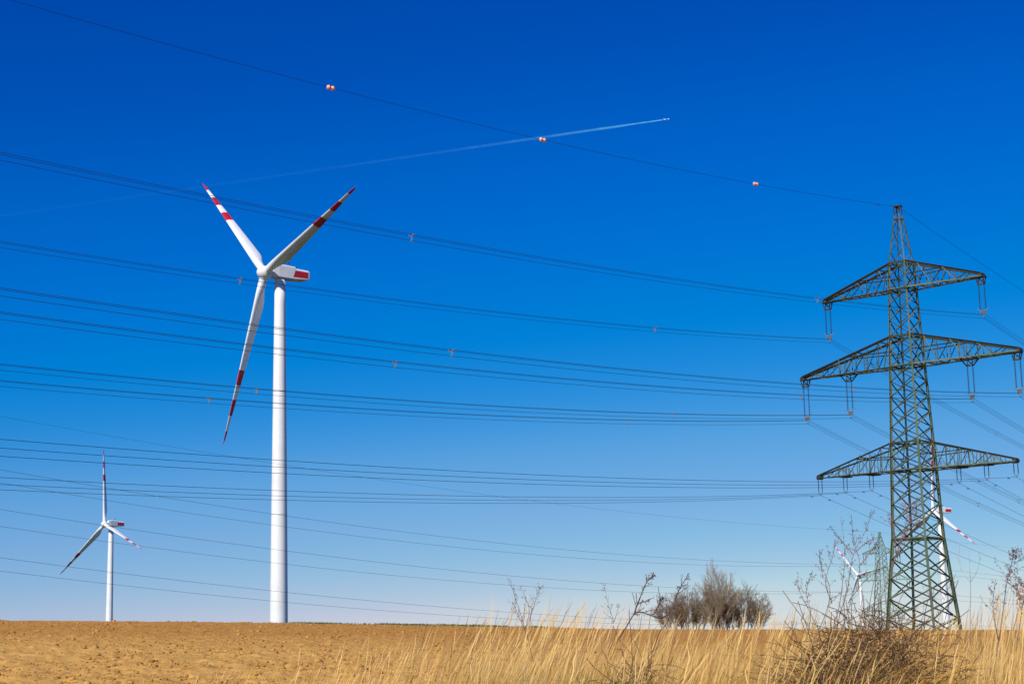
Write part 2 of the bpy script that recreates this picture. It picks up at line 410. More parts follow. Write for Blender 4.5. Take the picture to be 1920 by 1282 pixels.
# second ribbon crossing the first gives each head its depth
tag(obj('tall_grass_stalks', mesh_np('tall_grass_stalks', V, F, M_grass, col=C)), 'tall thin straw stalks with feathery seed heads against the sky', 'grass', kind='stuff')
# green crop that just shows over the crest
n = 9000
a = rng.uniform(-0.15, 0.03, n); d = rng.uniform(88, 99, n)
g = vnoise(a * 90, d * 0 + 3.3, 20)
kk = rng.random(n) < np.interp(g, [0.25, 0.6], [0.2, 1]) * np.interp(a, [-0.15, -0.125, 0.01, 0.03], [0.15, 1, 1, 0]); a, d = a[kk], d[kk]; n = len(a)
bx, by = d * np.sin(a), d * np.cos(a)
col = np.array([0.07, 0.12, 0.03])[None] * rng.uniform(0.7, 1.6, (n, 1))
V, F, C = grass_mesh('crop', bx, by, terrain(bx, by) + rough(bx, by) - 0.02, rng.uniform(0.06, 0.16, n), rng.uniform(0.02, 0.045, n), rng.uniform(0, 6.28, n), np.abs(rng.normal(0.3, 0.2, n)), np.abs(rng.normal(0.5, 0.3, n)), col, segs=2)
tag(obj('green_crop', mesh_np('green_crop', V, F, M_grass, col=C)), 'low green crop showing along the crest of the field', 'crop', kind='stuff')

# ------------------------------------------------------------------ wind turbines
def loft(rings, closed_caps=True):
    v, f = [], []
    n = len(rings[0])
    for r in rings: v += r
    for i in range(len(rings) - 1):
        for k in range(n):
            a, b = i * n + k, i * n + (k + 1) % n
            f.append((a, b, b + n, a + n))
    if closed_caps: f.append(tuple(range(n - 1, -1, -1))); f.append(tuple(range((len(rings) - 1) * n, len(rings) * n)))
    return v, f
def make_tower(hh, over):
    """local z up from the base, top under the nacelle"""
    H = hh - 1.0; rings = []; n = 40
    zz = [0, 0.3] + [H * i / 14 for i in range(1, 15)]
    for z in zz:
        r = 2.28 + (1.36 - 2.28) * (z / H) ** 1.15
        rings.append([Vector((r * math.cos(2 * math.pi * k / n), r * math.sin(2 * math.pi * k / n), z)) for k in range(n)])
    v, f = loft(rings)
    return mesh('tower', v, f, M_tower, True)
def make_seam(z, H):
    r = 2.28 + (1.36 - 2.28) * (z / H) ** 1.15 + 0.012; n = 40
    rings = [[Vector((rr_ * math.cos(2 * math.pi * k / n), rr_ * math.sin(2 * math.pi * k / n), zz)) for k in range(n)] for zz, rr_ in ((-0.09, r - 0.05), (-0.08, r), (0.08, r), (0.09, r - 0.05))]
    v, f = loft(rings); return mesh('flange', v, f, M_seam, True)
def make_blade():
    """+Z out from the hub, leading edge towards +X (upwind), thickness along Y"""
    R0, R = 1.0, 45.0
    n = 28; rings = []; radii = []
    rs = [1.0, 1.6, 2.2, 3.0, 4.2, 5.5, 7.0, 8.6, 10.5, 13, 16, 19, 22, 25.4, 25.41, 29.3, 29.31, 33.2, 33.21, 37.2, 37.21, 41.2, 41.21, 43, 44.2, 44.8, 45]
    for r in rs:
        if r <= 8.6:
            t = max(0, (r - 2.2) / 6.4); t = t * t * (3 - 2 * t); ch = 1.95 + (3.45 - 1.95) * t; th = 1.95 + (0.95 - 1.95) * t; rd = 1 - t
        else:
            t = (r - 8.6) / (R - 8.6); ch = 3.45 * (1 - t) ** 0.9 * 0.84 + 0.55 * (1 - t * 0.35)
            th = ch * (0.27 - 0.10 * t); rd = 0
        if r > 43: ch *= max(0.12, (R - r) / 2.0 * 0.8 + 0.2)
        tw = math.radians(9 * (1 - min(1, (r - 1) / 30)) ** 1.3)
        fr = 0.5 * rd + 0.30 * (1 - rd)                      # share of the chord ahead of the pitch axis
        pts = []
        for k in range(n):
            q = 2 * math.pi * k / n
            cxx = math.cos(q)
            xc = (1 - cxx) / 2                               # 0 leading .. 1 trailing
            ell = math.sin(q) / 2
            yt = 5 * (0.2969 * math.sqrt(xc) - 0.126 * xc - 0.3516 * xc ** 2 + 0.2843 * xc ** 3 - 0.1015 * xc ** 4) * (1 if math.sin(q) >= 0 else -1)
            x = (fr - xc) * ch; y = (ell * rd + yt * (1 - rd)) * th + 0.03 * ch * (1 - rd) * math.sin(math.pi * xc)
            X_, Y_ = x * math.cos(tw) - y * math.sin(tw), x * math.sin(tw) + y * math.cos(tw)
            pre = 0.0
            pts.append(Vector((X_ + pre, Y_, r)))
        rings.append(pts); radii.append(r)
    v, f = loft(rings)
    mi = []
    for i in range(len(rings) - 1):
        mid = (radii[i] + radii[i + 1]) / 2
        red = 25.4 < mid < 29.31 or 33.2 < mid < 37.21 or mid > 41.2
        mi += [1 if red else 0] * n
    mi += [0, 1]
    me = mesh('blade', v, f, [M_blade, M_red], True, mi)
    return me
def make_collar():
    mb = MB(); mb.tube([(0, 0, 0.95), (0, 0, 1.75)], [1.12, 1.10], 28); return mb.mesh('root_collar', M_blade, True)
def make_hub():
    """nose towards +X"""
    rings = []; n = 32
    for x, r in ((-1.5, 1.05), (-1.35, 1.50), (-0.9, 1.72), (-0.2, 1.80), (0.5, 1.72), (1.1, 1.48), (1.6, 1.12), (1.95, 0.66), (2.1, 0.25), (2.13, 0.02)):
        rings.append([Vector((x, r * math.cos(2 * math.pi * k / n), r * math.sin(2 * math.pi * k / n))) for k in range(n)])
    v, f = loft(rings); return mesh('hub', v, f, M_blade, True)
def make_nacelle():
    """+X towards the rotor; origin over the tower axis, at hub height"""
    def sec(x, w, zb, zt, cb, ct):
        return [Vector((x, -w + cb, zb)), Vector((x, w - cb, zb)), Vector((x, w, zb + cb)), Vector((x, w, zt - ct)), Vector((x, w - ct, zt)), Vector((x, -w + ct, zt)), Vector((x, -w, zt - ct)), Vector((x, -w, zb + cb))]
    R_ = [sec(3.1, 1.25, -1.15, 1.35, .35, .35), sec(2.7, 1.45, -1.3, 1.75, .25, .3), sec(1.2, 1.62, -1.42, 2.02, .2, .3), sec(-1.0, 1.65, -1.42, 2.05, .2, .3), sec(-3.60, 1.65, -1.36, 1.98, .2, .3),
          sec(-3.65, 1.65, -1.36, 1.62, .2, .35), sec(-7.5, 1.65, -1.0, 1.55, .2, .35), sec(-7.9, 1.6, -0.75, 1.45, .2, .35)]
    v, f = loft(R_); return mesh('nacelle', v, f, M_blade)
def make_red_panel(s):
    mb = MB()
    y = s * 1.662
    a = [(-3.55, y, 0.98), (-7.48, y, 0.98), (-7.48, y, -0.62), (-2.95, y, -0.80)]
    b = [(p_[0], p_[1] - s * 0.05, p_[2]) for p_ in a]
    mb.add(a + b, [(0, 1, 2, 3), (7, 6, 5, 4), (0, 4, 5, 1), (1, 5, 6, 2), (2, 6, 7, 3), (3, 7, 4, 0)])
    return mb.mesh('red_panel', M_red)
def make_vane():
    mb = MB(); mb.tube([(0, 0, 0), (0, 0, 1.25)], 0.06, 6); mb.tube([(-0.35, 0, 1.0), (0.35, 0, 1.0)], 0.05, 6); mb.box((0.4, 0, 1.05), (0.18, 0.03, 0.14)); mb.tube([(0, 0, .3), (.5, .3, .3), (.5, .3, .8)], 0.05, 6)
    return mb.mesh('wind_vane', M_dark)
TM = dict(blade=make_blade(), hub=make_hub(), nac=make_nacelle(), p1=make_red_panel(1), p2=make_red_panel(-1), vane=make_vane(), collar=make_collar())
M_lamp = mat('hazard_lamp_housing', (0.35, 0.03, 0.03), 0.3)
def turbine(hub, yaw, phase, tilt, label, pitch=-20):
    hub = Vector(hub) + Vector((0, 0, EZ))
    n = Vector((math.sin(yaw) * math.cos(tilt), math.cos(yaw) * math.cos(tilt), math.sin(tilt)))
    nh = Vector((n.x, n.y, 0)).normalized()
    over = 4.6
    tb = hub - nh * over; bz = float(terrain(tb.x, tb.y)) - 0.3
    root = empty('wind_turbine', (tb.x, tb.y, bz)); tag(root, label, 'wind turbine', 'white wind turbines with red bands')
    H = hub.z - bz - over * 0.03
    obj('tower', make_tower(H, over), root)
    for fz in (0.38, 0.70):
        obj('flange', make_seam((H - 1.0) * fz, H - 1.0), root, (0, 0, (H - 1.0) * fz))
    yv = n.cross(nh); u = Vector((0, 0, 1)).cross(nh)             # u: sideways in the rotor plane
    v = n.cross(u)
    def frame_obj(name, me, parent, origin, X, Y, Z):
        o = obj(name, me, parent)
        o.matrix_local = Matrix(((X.x, Y.x, Z.x, origin.x), (X.y, Y.y, Z.y, origin.y), (X.z, Y.z, Z.z, origin.z), (0, 0, 0, 1)))
        return o
    hl = hub - Vector((tb.x, tb.y, bz))                            # hub in the root's frame
    ptc = math.radians(pitch)                                        # blades feathered, as on a turbine at rest
    nn = (nh + Vector((0, 0, 0.03))).normalized()
    nc = frame_obj('nacelle', TM['nac'], root, Vector((0, 0, H + 0.55)), nn, u, nn.cross(u))
    for k in ('p1', 'p2'): obj('red_panel', TM[k], nc)
    obj('wind_vane', TM['vane'], nc, (-2.6, 0.3, 1.98))
    frame_obj('hub', TM['hub'], root, hl, n, u, v)
    for k in range(3):
        ph = phase + k * 2 * math.pi / 3
        rad = math.cos(ph) * v + math.sin(ph) * u
        cone = 0.050
        Z_ = (rad * math.cos(cone) + n * math.sin(cone)).normalized(); X_ = (n - Z_ * n.dot(Z_)).normalized(); Y_ = Z_.cross(X_)
        X_, Y_ = X_ * math.cos(ptc) + Y_ * math.sin(ptc), Y_ * math.cos(ptc) - X_ * math.sin(ptc)
        b = frame_obj('blade', TM['blade'], root, hl, X_, Y_, Z_)
        obj('root_collar', TM['collar'], b)
    return root
turbine((-62.52, 404.44, 88.13), -2.2720, -0.8185, 0.080, 'tallest white wind turbine, left of centre, its tower crossed by many power lines')
turbine((-235.48, 934.94, 58.58), -2.4340, -0.1446, 0.112, 'small white wind turbine on the horizon at far left, one blade pointing straight up', 8)
turbine((240.71, 942.14, 56.73), -2.0156, -0.0259, 0.12, 'white wind turbine standing behind the large lattice pylon at right', 10)
turbine((352.7, 1701.9, 38.5), -2.3677, -0.7108, 0.08, 'faint distant wind turbine behind the dry weeds, left of the large pylon')

# ------------------------------------------------------------------ steel members
def l_unit(mt, name):
    t = 0.16
    s = [(-.5, -.5), (.5, -.5), (.5, -.5 + t), (-.5 + t, -.5 + t), (-.5 + t, .5), (-.5, .5)]
    v = [(x, y, 0) for x, y in s] + [(x, y, 1) for x, y in s]
    f = [(i, (i + 1) % 6, 6 + (i + 1) % 6, 6 + i) for i in range(6)] + [(3, 2, 1, 0), (5, 4, 3, 0), (6, 7, 8, 9), (6, 9, 10, 11)]
    return mesh(name, v, f, mt)
LU = {'diagonal_brace': l_unit(M_steel, 'diagonal_brace'), 'shaded_diagonal': l_unit(M_steel_dark, 'diagonal_brace'), 'dark_chord': l_unit(M_steel_dark, 'chord'), 'horizontal_brace': l_unit(M_steel, 'horizontal_brace'), 'leg': l_unit(M_steel, 'leg'), 'brace': l_unit(M_steel, 'brace'), 'chord': l_unit(M_steel, 'chord'), 'strut': l_unit(M_steel, 'strut'), 'post': l_unit(M_steel, 'post')}
def member(name, a, b, s, parent, out=None, me=None):
    """an angle section from a to b (in the parent's frame), its heel towards out"""
    a, b = Vector(a), Vector(b); d = b - a; l = d.length; d.normalize()
    o_ = Vector(out) if out is not None else Vector((0.3, 0.5, 1))
    y = o_ - d * o_.dot(d)
    if y.length < 1e-3: y = Vector((1, 0, 0)) - d * d.x
    y.normalize(); x = y.cross(d)
    q = (x - y).normalized(), (x + y).normalized()          # turn 45 degrees: the corner of the L looks outwards
    X_, Y_ = q[0] * -1, q[1] * -1
    Z_ = X_.cross(Y_)
    if Z_.dot(d) < 0: X_, Y_ = Y_, X_
    o = obj(name, me or LU[name], parent)
    o.matrix_local = Matrix(((X_.x * s, Y_.x * s, d.x * l, a.x), (X_.y * s, Y_.y * s, d.y * l, a.y), (X_.z * s, Y_.z * s, d.z * l, a.z), (0, 0, 0, 1)))
    return o

TH = 0.744
T_ = Vector((math.sin(TH), math.cos(TH), 0)); C_ = Vector((math.cos(TH), -math.sin(TH), 0))
P1 = Vector((45.30, 184.52, 0))
base_z = float(terrain(P1.x, P1.y)) - EZ - 0.1
LEV = [(base_z, 3.02), (8.04, 2.0535), (15.76, 1.8138), (18.91, 1.7166), (27.68, 1.415), (31.14, 1.297), (36.62, 1.183), (39.74, 1.005), (45.7, 0.30), (46.45, 0.27)]
def hw(z):
    return float(np.interp(z, [l[0] for l in LEV], [l[1] for l in LEV]))
pyl = empty('lattice_pylon', (P1.x, P1.y, base_z + EZ))
tag(pyl, 'tall green steel lattice pylon with three crossarms, close, at right', 'pylon', 'lattice pylons')
def cw(i, z):                                                   # corner i at height z, in the pylon's frame
    s = ((-1, -1), (-1, 1), (1, 1), (1, -1))[i]; h = hw(z)
    return T_ * h * s[0] + C_ * h * s[1] + Vector((0, 0, z - base_z))
breaks = [base_z, 8.04, 18.91, 31.14, 39.74, 45.7]
legw = [0.31, 0.27, 0.23, 0.19, 0.13]
for i in range(4):
    for k in range(5):
        c0 = cw(i, breaks[k]); out = Vector((c0.x, c0.y, 0))
        member('leg', c0, cw(i, breaks[k + 1]), legw[k], pyl, out)
pan = [(base_z, 8.04, 5, .17), (8.04, 15.76, 4, .15), (15.76, 18.91, 2, .14), (18.91, 27.68, 5, .135), (27.68, 31.14, 2, .125), (31.14, 36.62, 3, .12), (36.62, 39.74, 2, .11)]
for z0, z1, n_, s_ in pan:
    for k in range(n_):
        za, zb = z0 + (z1 - z0) * k / n_, z0 + (z1 - z0) * (k + 1) / n_
        for i in range(4):
            j = (i + 1) % 4
            mid = (cw(i, za) + cw(j, za)) / 2; out = Vector((mid.x, mid.y, 0)).normalized()
            dk = i < 2                                       # one family of diagonals darkened: its unlit faces are put into the colour
            member('diagonal_brace', cw(i, za) + out * 0.03, cw(j, zb) + out * 0.03, s_, pyl, out, None if dk else LU['shaded_diagonal'])
            member('diagonal_brace', cw(j, za) - out * 0.09, cw(i, zb) - out * 0.09, s_, pyl, -out, LU['shaded_diagonal'] if dk else None)
for z, s_ in ((8.04, .20), (15.76, .16), (18.91, .14), (27.68, .16), (31.14, .14), (36.62, .14), (39.74, .13), (45.0, .10)):
    for i in range(4):
        j = (i + 1) % 4; mid = (cw(i, z) + cw(j, z)) / 2; out = Vector((mid.x, mid.y, 0)).normalized()
        member('horizontal_brace', cw(i, z) - out * 0.02, cw(j, z) - out * 0.02, s_, pyl, Vector((0, 0, -1)))
zz = [39.74, 41.1, 42.45, 43.75, 45.0]
for k in range(4):
    for i in range(4):
        j = (i + 1) % 4
        a_, b_ = (i, j) if k % 2 == 0 else (j, i)
        mid = (cw(i, zz[k]) + cw(j, zz[k])) / 2; out = Vector((mid.x, mid.y, 0)).normalized()
        member('diagonal_brace', cw(a_, zz[k]), cw(b_, zz[k + 1]), .085, pyl, out)
# gusset plates where the arms meet the legs, the cap, footings
mb = MB(); mb.box((0, 0, 0), (0.24, 0.012, 0.22)); GP = mb.mesh('gusset_plate', M_steel_dark)
def plate(c, X, Y):
    o = obj('gusset_plate', GP, pyl); o.matrix_local = Matrix(((X.x, Y.x, 0, c.x), (X.y, Y.y, 0, c.y), (X.z, Y.z, 1, c.z), (0, 0, 0, 1)))
for z in (15.76, 27.68, 36.62, 18.91, 31.14, 39.74):
    for i in range(4):
        c0 = cw(i, z); s = ((-1, -1), (-1, 1), (1, 1), (1, -1))[i]
        plate(c0 + T_ * s[0] * 0.03 - C_ * s[1] * 0.18 + Vector((0, 0, -0.05)), C_, T_)
        plate(c0 + C_ * s[1] * 0.03 - T_ * s[0] * 0.18 + Vector((0, 0, -0.05)), T_, C_)
mb = MB()
tz = 46.1 - base_z
mb.box((0, 0, tz + 0.45), (0.42, 0.34, 0.07), (C_, T_, Vector((0, 0, 1))))
for i in range(4):
    s = ((-1, -1), (-1, 1), (1, 1), (1, -1))[i]
    mb.bar(cw(i, 45.6), cw(i, 45.6) * 1 + Vector((0, 0, 0.9)) + C_ * s[1] * 0.05, 0.13)
mb.bar(C_ * -0.3 + Vector((0, 0, tz)), C_ * 0.3 + Vector((0, 0, tz + 0.35)), 0.12)
mb.bar(C_ * 0.3 + Vector((0, 0, tz)), C_ * -0.3 + Vector((0, 0, tz + 0.35)), 0.12)
obj('top_cap', mb.mesh('top_cap', M_steel_dark), pyl)
for i in range(4):
    mb = MB(); c0 = cw(i, base_z); mb.tube([c0 - Vector((0, 0, 0.6)), c0 + Vector((0, 0, 0.35))], [0.45, 0.36], 12)
    obj('footing', mb.mesh('footing', mat('concrete_footing', (0.35, 0.33, 0.30), 0.9) if i == 0 else bpy.data.materials['concrete_footing']), pyl)

mb = MB()
for i in (0, 2):
    for k in range(105):
        z = base_z + 2.5 + k * 0.4
        if z < 45: c0 = cw(i, z); d_ = C_ if k % 2 else T_; sg = 1 if i == 2 else -1; mb.bar(c0, c0 + d_ * sg * 0.22, 0.035)
obj('step_bolts', mb.mesh('step_bolts', M_steel_dark), pyl)['kind'] = 'stuff'
# crossarms
ARMS = [(36.62, 39.74, 10.45, 9.95, 6, [(-10.1, 1), (9.73, 1)]), (27.68, 31.14, 14.1, 13.75, 8, [(-13.73, 1), (-7.79, 1), (7.70, 1), (13.30, 1)]), (15.76, 18.91, 12.5, 12.4, 7, [(-12.43, 0), (-9.01, 0), (-5.54, 0), (5.48, 0), (8.81, 0), (12.2, 0)])]
def arm(zl, zu, wl, wr, nb, hang, heavy):
    zo = Vector((0, 0, -base_z))
    mb = MB()
    root = None
    tips = {}
    chords = []
    for s, w_ in ((-1, wl), (1, wr)):
        hl_, hu = hw(zl), hw(zu)
        for q in (-1, 1):
            a0 = C_ * s * hl_ + T_ * q * hl_ + Vector((0, 0, zl)); a1 = C_ * s * w_ + T_ * q * 0.30 + Vector((0, 0, zl + 0.02))
            b0 = C_ * s * hu + T_ * q * hu + Vector((0, 0, zu)); b1 = C_ * s * (w_ - 0.1) + T_ * q * 0.28 + Vector((0, 0, zl + 0.32))
            chords.append((s, q, a0 + zo, a1 + zo, b0 + zo, b1 + zo))
    cs_ = 0.19 if heavy else 0.15
    ao = empty('crossarm', (0, 0, 0), pyl)
    for s, q, a0, a1, b0, b1 in chords:
        member('chord', a0, a1, cs_, ao, T_ * q - Vector((0, 0, .2)))
        member('chord', b0, b1, cs_ * (1.25 if heavy else 0.95), ao, Vector((0, 0, 1)), LU['dark_chord'])  # upper chord in dark steel: the shade on its underside is painted in
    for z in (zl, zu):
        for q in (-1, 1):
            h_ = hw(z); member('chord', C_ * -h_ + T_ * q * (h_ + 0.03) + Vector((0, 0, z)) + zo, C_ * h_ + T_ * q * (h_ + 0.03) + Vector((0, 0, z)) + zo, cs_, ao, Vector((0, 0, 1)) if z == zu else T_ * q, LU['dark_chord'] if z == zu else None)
    for s, w_ in ((-1, wl), (1, wr)):
        mb = MB()
        mb.box(C_ * s * (w_ - 0.15) + Vector((0, 0, zl + 0.15)) + zo, (0.22, 0.36, 0.22), (C_, T_, Vector((0, 0, 1))))
        mb.box(C_ * s * (w_ + 0.05) + Vector((0, 0, zl + 0.10)) + zo, (0.06, 0.46, 0.16), (C_, T_, Vector((0, 0, 1))))
        obj('tip_plate', mb.mesh('tip_plate', M_steel_dark), ao)
    bs = 0.105 if heavy else 0.085
    for s, q, a0, a1, b0, b1 in chords:
        pa = lambda t: a0.lerp(a1, t)
        pb = lambda t: b0.lerp(b1, t)
        ts = [1 - (1 - k / nb) ** 1.0 for k in range(nb + 1)]
        for k in range(1, nb):
            member('post', pa(ts[k]), pb(ts[k]), bs, ao, T_ * q)
            if k % 2: member('brace', pa(ts[k - 1]), pb(ts[k]), bs, ao, T_ * q, LU['dark_chord'] if s == 1 else None)
            else: member('brace', pb(ts[k - 1]), pa(ts[k]), bs, ao, T_ * q, LU['dark_chord'] if s == -1 else None)
        member('brace', pa((ts[0] + ts[1]) / 2), pb(0.02), bs, ao, T_ * q)
        hm = 0.5                                          # the level strut half way up
        mid0 = a0.lerp(b0, hm); tt_ = hm
        e_ = b0.lerp(b1, tt_)
        member('strut', mid0, e_, bs * 0.9, ao, Vector((0, 0, 1)), LU['dark_chord'])
        if q == -1:
            oth = [c_ for c_ in chords if c_[0] == s and c_[1] == 1][0]
            for k in range(nb):
                x0, x1 = (a0.lerp(a1, ts[k]), oth[2].lerp(oth[3], ts[k + 1])) if k % 2 else (oth[2].lerp(oth[3], ts[k]), a0.lerp(a1, ts[k + 1]))
                member('brace', x0, x1, bs, ao, Vector((0, 0, -1)))
                if k: member('brace', a0.lerp(a1, ts[k]), oth[2].lerp(oth[3], ts[k]), bs, ao, Vector((0, 0, -1)))
            for k in (1, 3):
                member('brace', b0.lerp(b1, ts[k]), oth[4].lerp(oth[5], ts[k]), bs, ao, Vector((0, 0, 1)))
    # hangers under the arm that carry the insulators
    for w_, kind in hang:
        mb = MB(); c0 = C_ * w_ + zo; full = abs(w_)
        ww = wl if w_ < 0 else wr
        ty = hw(zl) + (0.30 - hw(zl)) * min(1, (full - hw(zl)) / (ww - hw(zl)))
        if kind:
            inner = full < ww - 2
            hx = 0.72 if inner else 0.48
            for s in (-1, 1):
                for q in (-1, 1):
                    mb.bar(c0 + C_ * s * hx + T_ * q * ty + Vector((0, 0, zl)), c0 + C_ * s * 0.36 + T_ * q * 0.10 + Vector((0, 0, zl - 0.85)), 0.11, 1)
                mb.bar(c0 + C_ * s * hx + T_ * ty + Vector((0, 0, zl - .02)), c0 - C_ * s * 0.36 + Vector((0, 0, zl - 0.80)), 0.08, 1)
                mb.bar(c0 + C_ * s * hx + T_ * ty + Vector((0, 0, zl - .02)), c0 + C_ * s * hx - T_ * ty + Vector((0, 0, zl - .02)), 0.13, 1)
            mb.bar(c0 - C_ * 0.45 + Vector((0, 0, zl - 0.86)), c0 + C_ * 0.45 + Vector((0, 0, zl - 0.86)), 0.15, 1)
            if inner:
                for s in (-1, 1):
                    for q in (-1, 1):
                        up_ = zl + (zu - zl) * (1 - (full + s * 0.7 - hw(zu)) / (ww - hw(zu))) + 0.0
                        mb.bar(c0 + C_ * s * 0.7 + T_ * q * ty + Vector((0, 0, zl)), c0 + C_ * s * 0.7 + T_ * q * ty + Vector((0, 0, up_)), 0.09, 0)
        else:
            mb.box(c0 + Vector((0, 0, zl - 0.06)), (0.55 if full < ww - 1 else 0.25, max(ty, .2), 0.10), (C_, T_, Vector((0, 0, 1))), 1)
            if full < ww - 1:
                for s in (-1, -.35, .35, 1):
                    for q in (-1, 1):
                        up_ = zl + (zu - zl) * (1 - (full + s * 0.75 - hw(zu)) / (ww - hw(zu))) * 0.98
                        mb.bar(c0 + C_ * s * 0.75 + T_ * q * ty + Vector((0, 0, zl)), c0 + C_ * s * 0.6 + T_ * q * ty + Vector((0, 0, up_)), 0.07, 0)
        obj('insulator_hanger', mb.mesh('insulator_hanger', [M_steel, M_steel_dark]), ao)
    return ao
for k, (zl, zu, wl, wr, nb, hang) in enumerate(ARMS):
    arm(zl, zu, wl, wr, nb, hang, k < 2)

# ------------------------------------------------------------------ insulators
def string_mesh(Ls, nd, rd, name):
    mb = MB(); mb.tube([(0, 0, 0), (0, 0, -Ls)], 0.03, 6)
    for i in range(nd):
        z = -0.16 - (Ls - 0.32) * i / (nd - 1)
        mb.tube([(0, 0, z + 0.035), (0, 0, z), (0, 0, z - 0.02)], [0.045, rd, rd * 0.8], 8)
    return mb.mesh(name, M_insul)
def big_set(w_, ztop, zc, label, group):
    o = P1 + C_ * w_
    r = empty('insulator_set', (o.x, o.y, ztop + EZ)); tag(r, label, 'insulator', group)
    Ls = ztop - zc - 0.62
    me = string_mesh(Ls, 15, 0.125, 'insulator_string')
    for s in (-1, 1):
        so_ = obj('insulator_string', me, r, C_ * 0.33 * s + Vector((0, 0, -0.08)))
        mb = MB()
        hx = C_ * 0.34 * s
        mb.tube([C_ * 0.05 * s, hx + Vector((0, 0, 0.10)), hx + T_ * 0.16 + Vector((0, 0, 0.12))], 0.028, 5)
        mb.tube([T_ * 0.22 + C_ * 0.05 * s, C_ * 0.28 * s + Vector((0, 0, -.03)), T_ * -0.22 + C_ * 0.05 * s], 0.026, 5)
        mb.tube([(0, 0, 0.05), (0, 0, -0.2)], 0.035, 6)
        obj('arcing_horn', mb.mesh('arcing_horn', M_galv), so_, (0, 0, -Ls + 0.04))
    mb = MB(); zb = -(ztop - zc) + 0.02
    v = [C_ * -0.36 + Vector((0, 0, zb + .42)), C_ * 0.36 + Vector((0, 0, zb + .42)), C_ * 0.22 + Vector((0, 0, zb + .02)), C_ * -0.22 + Vector((0, 0, zb + .02))]
    v = [a_ + T_ * 0.025 for a_ in v] + [a_ - T_ * 0.025 for a_ in v]
    mb.add(v, [(0, 1, 2, 3), (7, 6, 5, 4), (0, 4, 5, 1), (1, 5, 6, 2), (2, 6, 7, 3), (3, 7, 4, 0)])
    obj('yoke_plate', mb.mesh('yoke_plate', M_yoke), r)
    for dc, dz in ((-0.2, 0), (0.2, 0), (0, -0.38)):
        mb = MB(); c0 = C_ * dc + Vector((0, 0, zb + dz - 0.02))
        mb.tube([c0 + T_ * -0.22, c0 + Vector((0, 0, 0.05)), c0 + T_ * 0.22], [0.03, 0.055, 0.03], 6); mb.bar(c0, c0 + Vector((0, 0, 0.12 if dz == 0 else 0.40)), 0.04)
        obj('clamp', mb.mesh('clamp', M_galv), r)
    return r
def small_set(w_, ztop, zc, label, group):
    o = P1 + C_ * w_
    r = empty('insulator_set', (o.x, o.y, ztop + EZ)); tag(r, label, 'insulator', group)
    Ls = ztop - zc - 0.36
    me = string_mesh(Ls, 8, 0.085, 'insulator_string')
    for s in (-1, 1): obj('insulator_string', me, r, C_ * 0.24 * s)
    mb = MB(); zb = -(ztop - zc)
    mb.tube([C_ * -0.24 + Vector((0, 0, -Ls + .05)), C_ * -0.22 + Vector((0, 0, zb + .24)), C_ * -0.12 + Vector((0, 0, zb + .16)), C_ * 0.12 + Vector((0, 0, zb + .16)), C_ * 0.22 + Vector((0, 0, zb + .24)), C_ * 0.24 + Vector((0, 0, -Ls + .05))], 0.035, 6)
    obj('yoke_bracket', mb.mesh('yoke_bracket', M_yoke), r)
    mb = MB(); mb.tube([T_ * -0.2 + Vector((0, 0, zb)), Vector((0, 0, zb + .04)), T_ * 0.2 + Vector((0, 0, zb))], [0.025, 0.05, 0.025], 6); mb.bar((0, 0, zb), (0, 0, zb + .18), 0.035)
    obj('clamp', mb.mesh('clamp', M_galv), r)
    return r

# ------------------------------------------------------------------ conductors
def wire_pts(P, t, c, w_, z0, s, k, sr_, kr_, l0, l1, dc=0, dz=0, n=44):
    o = P + c * w_; pts = []
    for i in range(n, 0, -1):
        l = l0 * (i / n) ** 1.0; pts.append(o - t * l + c * dc + Vector((0, 0, z0 + dz - s * l + k * l * l + EZ)))
    m_ = n // 2
    for i in range(0, m_ + 1):
        l = l1 * i / m_; pts.append(o + t * l + c * dc + Vector((0, 0, z0 + dz - sr_ * l + kr_ * l * l + EZ)))
    return pts
def wire_obj(name, pts, rad, parent, origin):
    mb = MB(); mb.tube([p_ - origin for p_ in pts], rad, 5)
    return obj(name, mb.mesh(name, M_wire, True), parent)
def spacer_mesh():
    mb = MB(); a_, b_, c_ = C_ * -0.2, C_ * 0.2, Vector((0, 0, -0.40)); m_ = Vector((0, 0, -0.13))
    for q in (a_, b_, c_): mb.bar(m_, q, 0.05, 0, 0.035); mb.box(q, (0.05, 0.10, 0.05), (C_, T_, Vector((0, 0, 1))))
    return mb.mesh('spacer', M_galv)
SP = spacer_mesh()
RW = 0.0155
BUN = [(9.734, 32.31, .09052, .00037, 'right end of the top crossarm', 35.74, (87.8, 34.2), ()),
       (-10.118, 32.16, .09001, .00038, 'left end of the top crossarm', 35.74, (87.7, 33.9), (41.6,)),
       (13.303, 23.12, .08483, .00036, 'right end of the middle crossarm', 26.80, (87.5, 34.6), (42,)),
       (7.704, 23.10, .08788, .00038, 'inner right of the middle crossarm', 26.80, (87.6, 34.7), (42,)),
       (-7.792, 22.87, .08798, .00038, 'inner left of the middle crossarm', 26.80, (87.8, 34.5), (42.1,)),
       (-13.732, 22.78, .08642, .00036, 'left end of the middle crossarm', 26.80, (87.9, 34.3), (42.1,))]
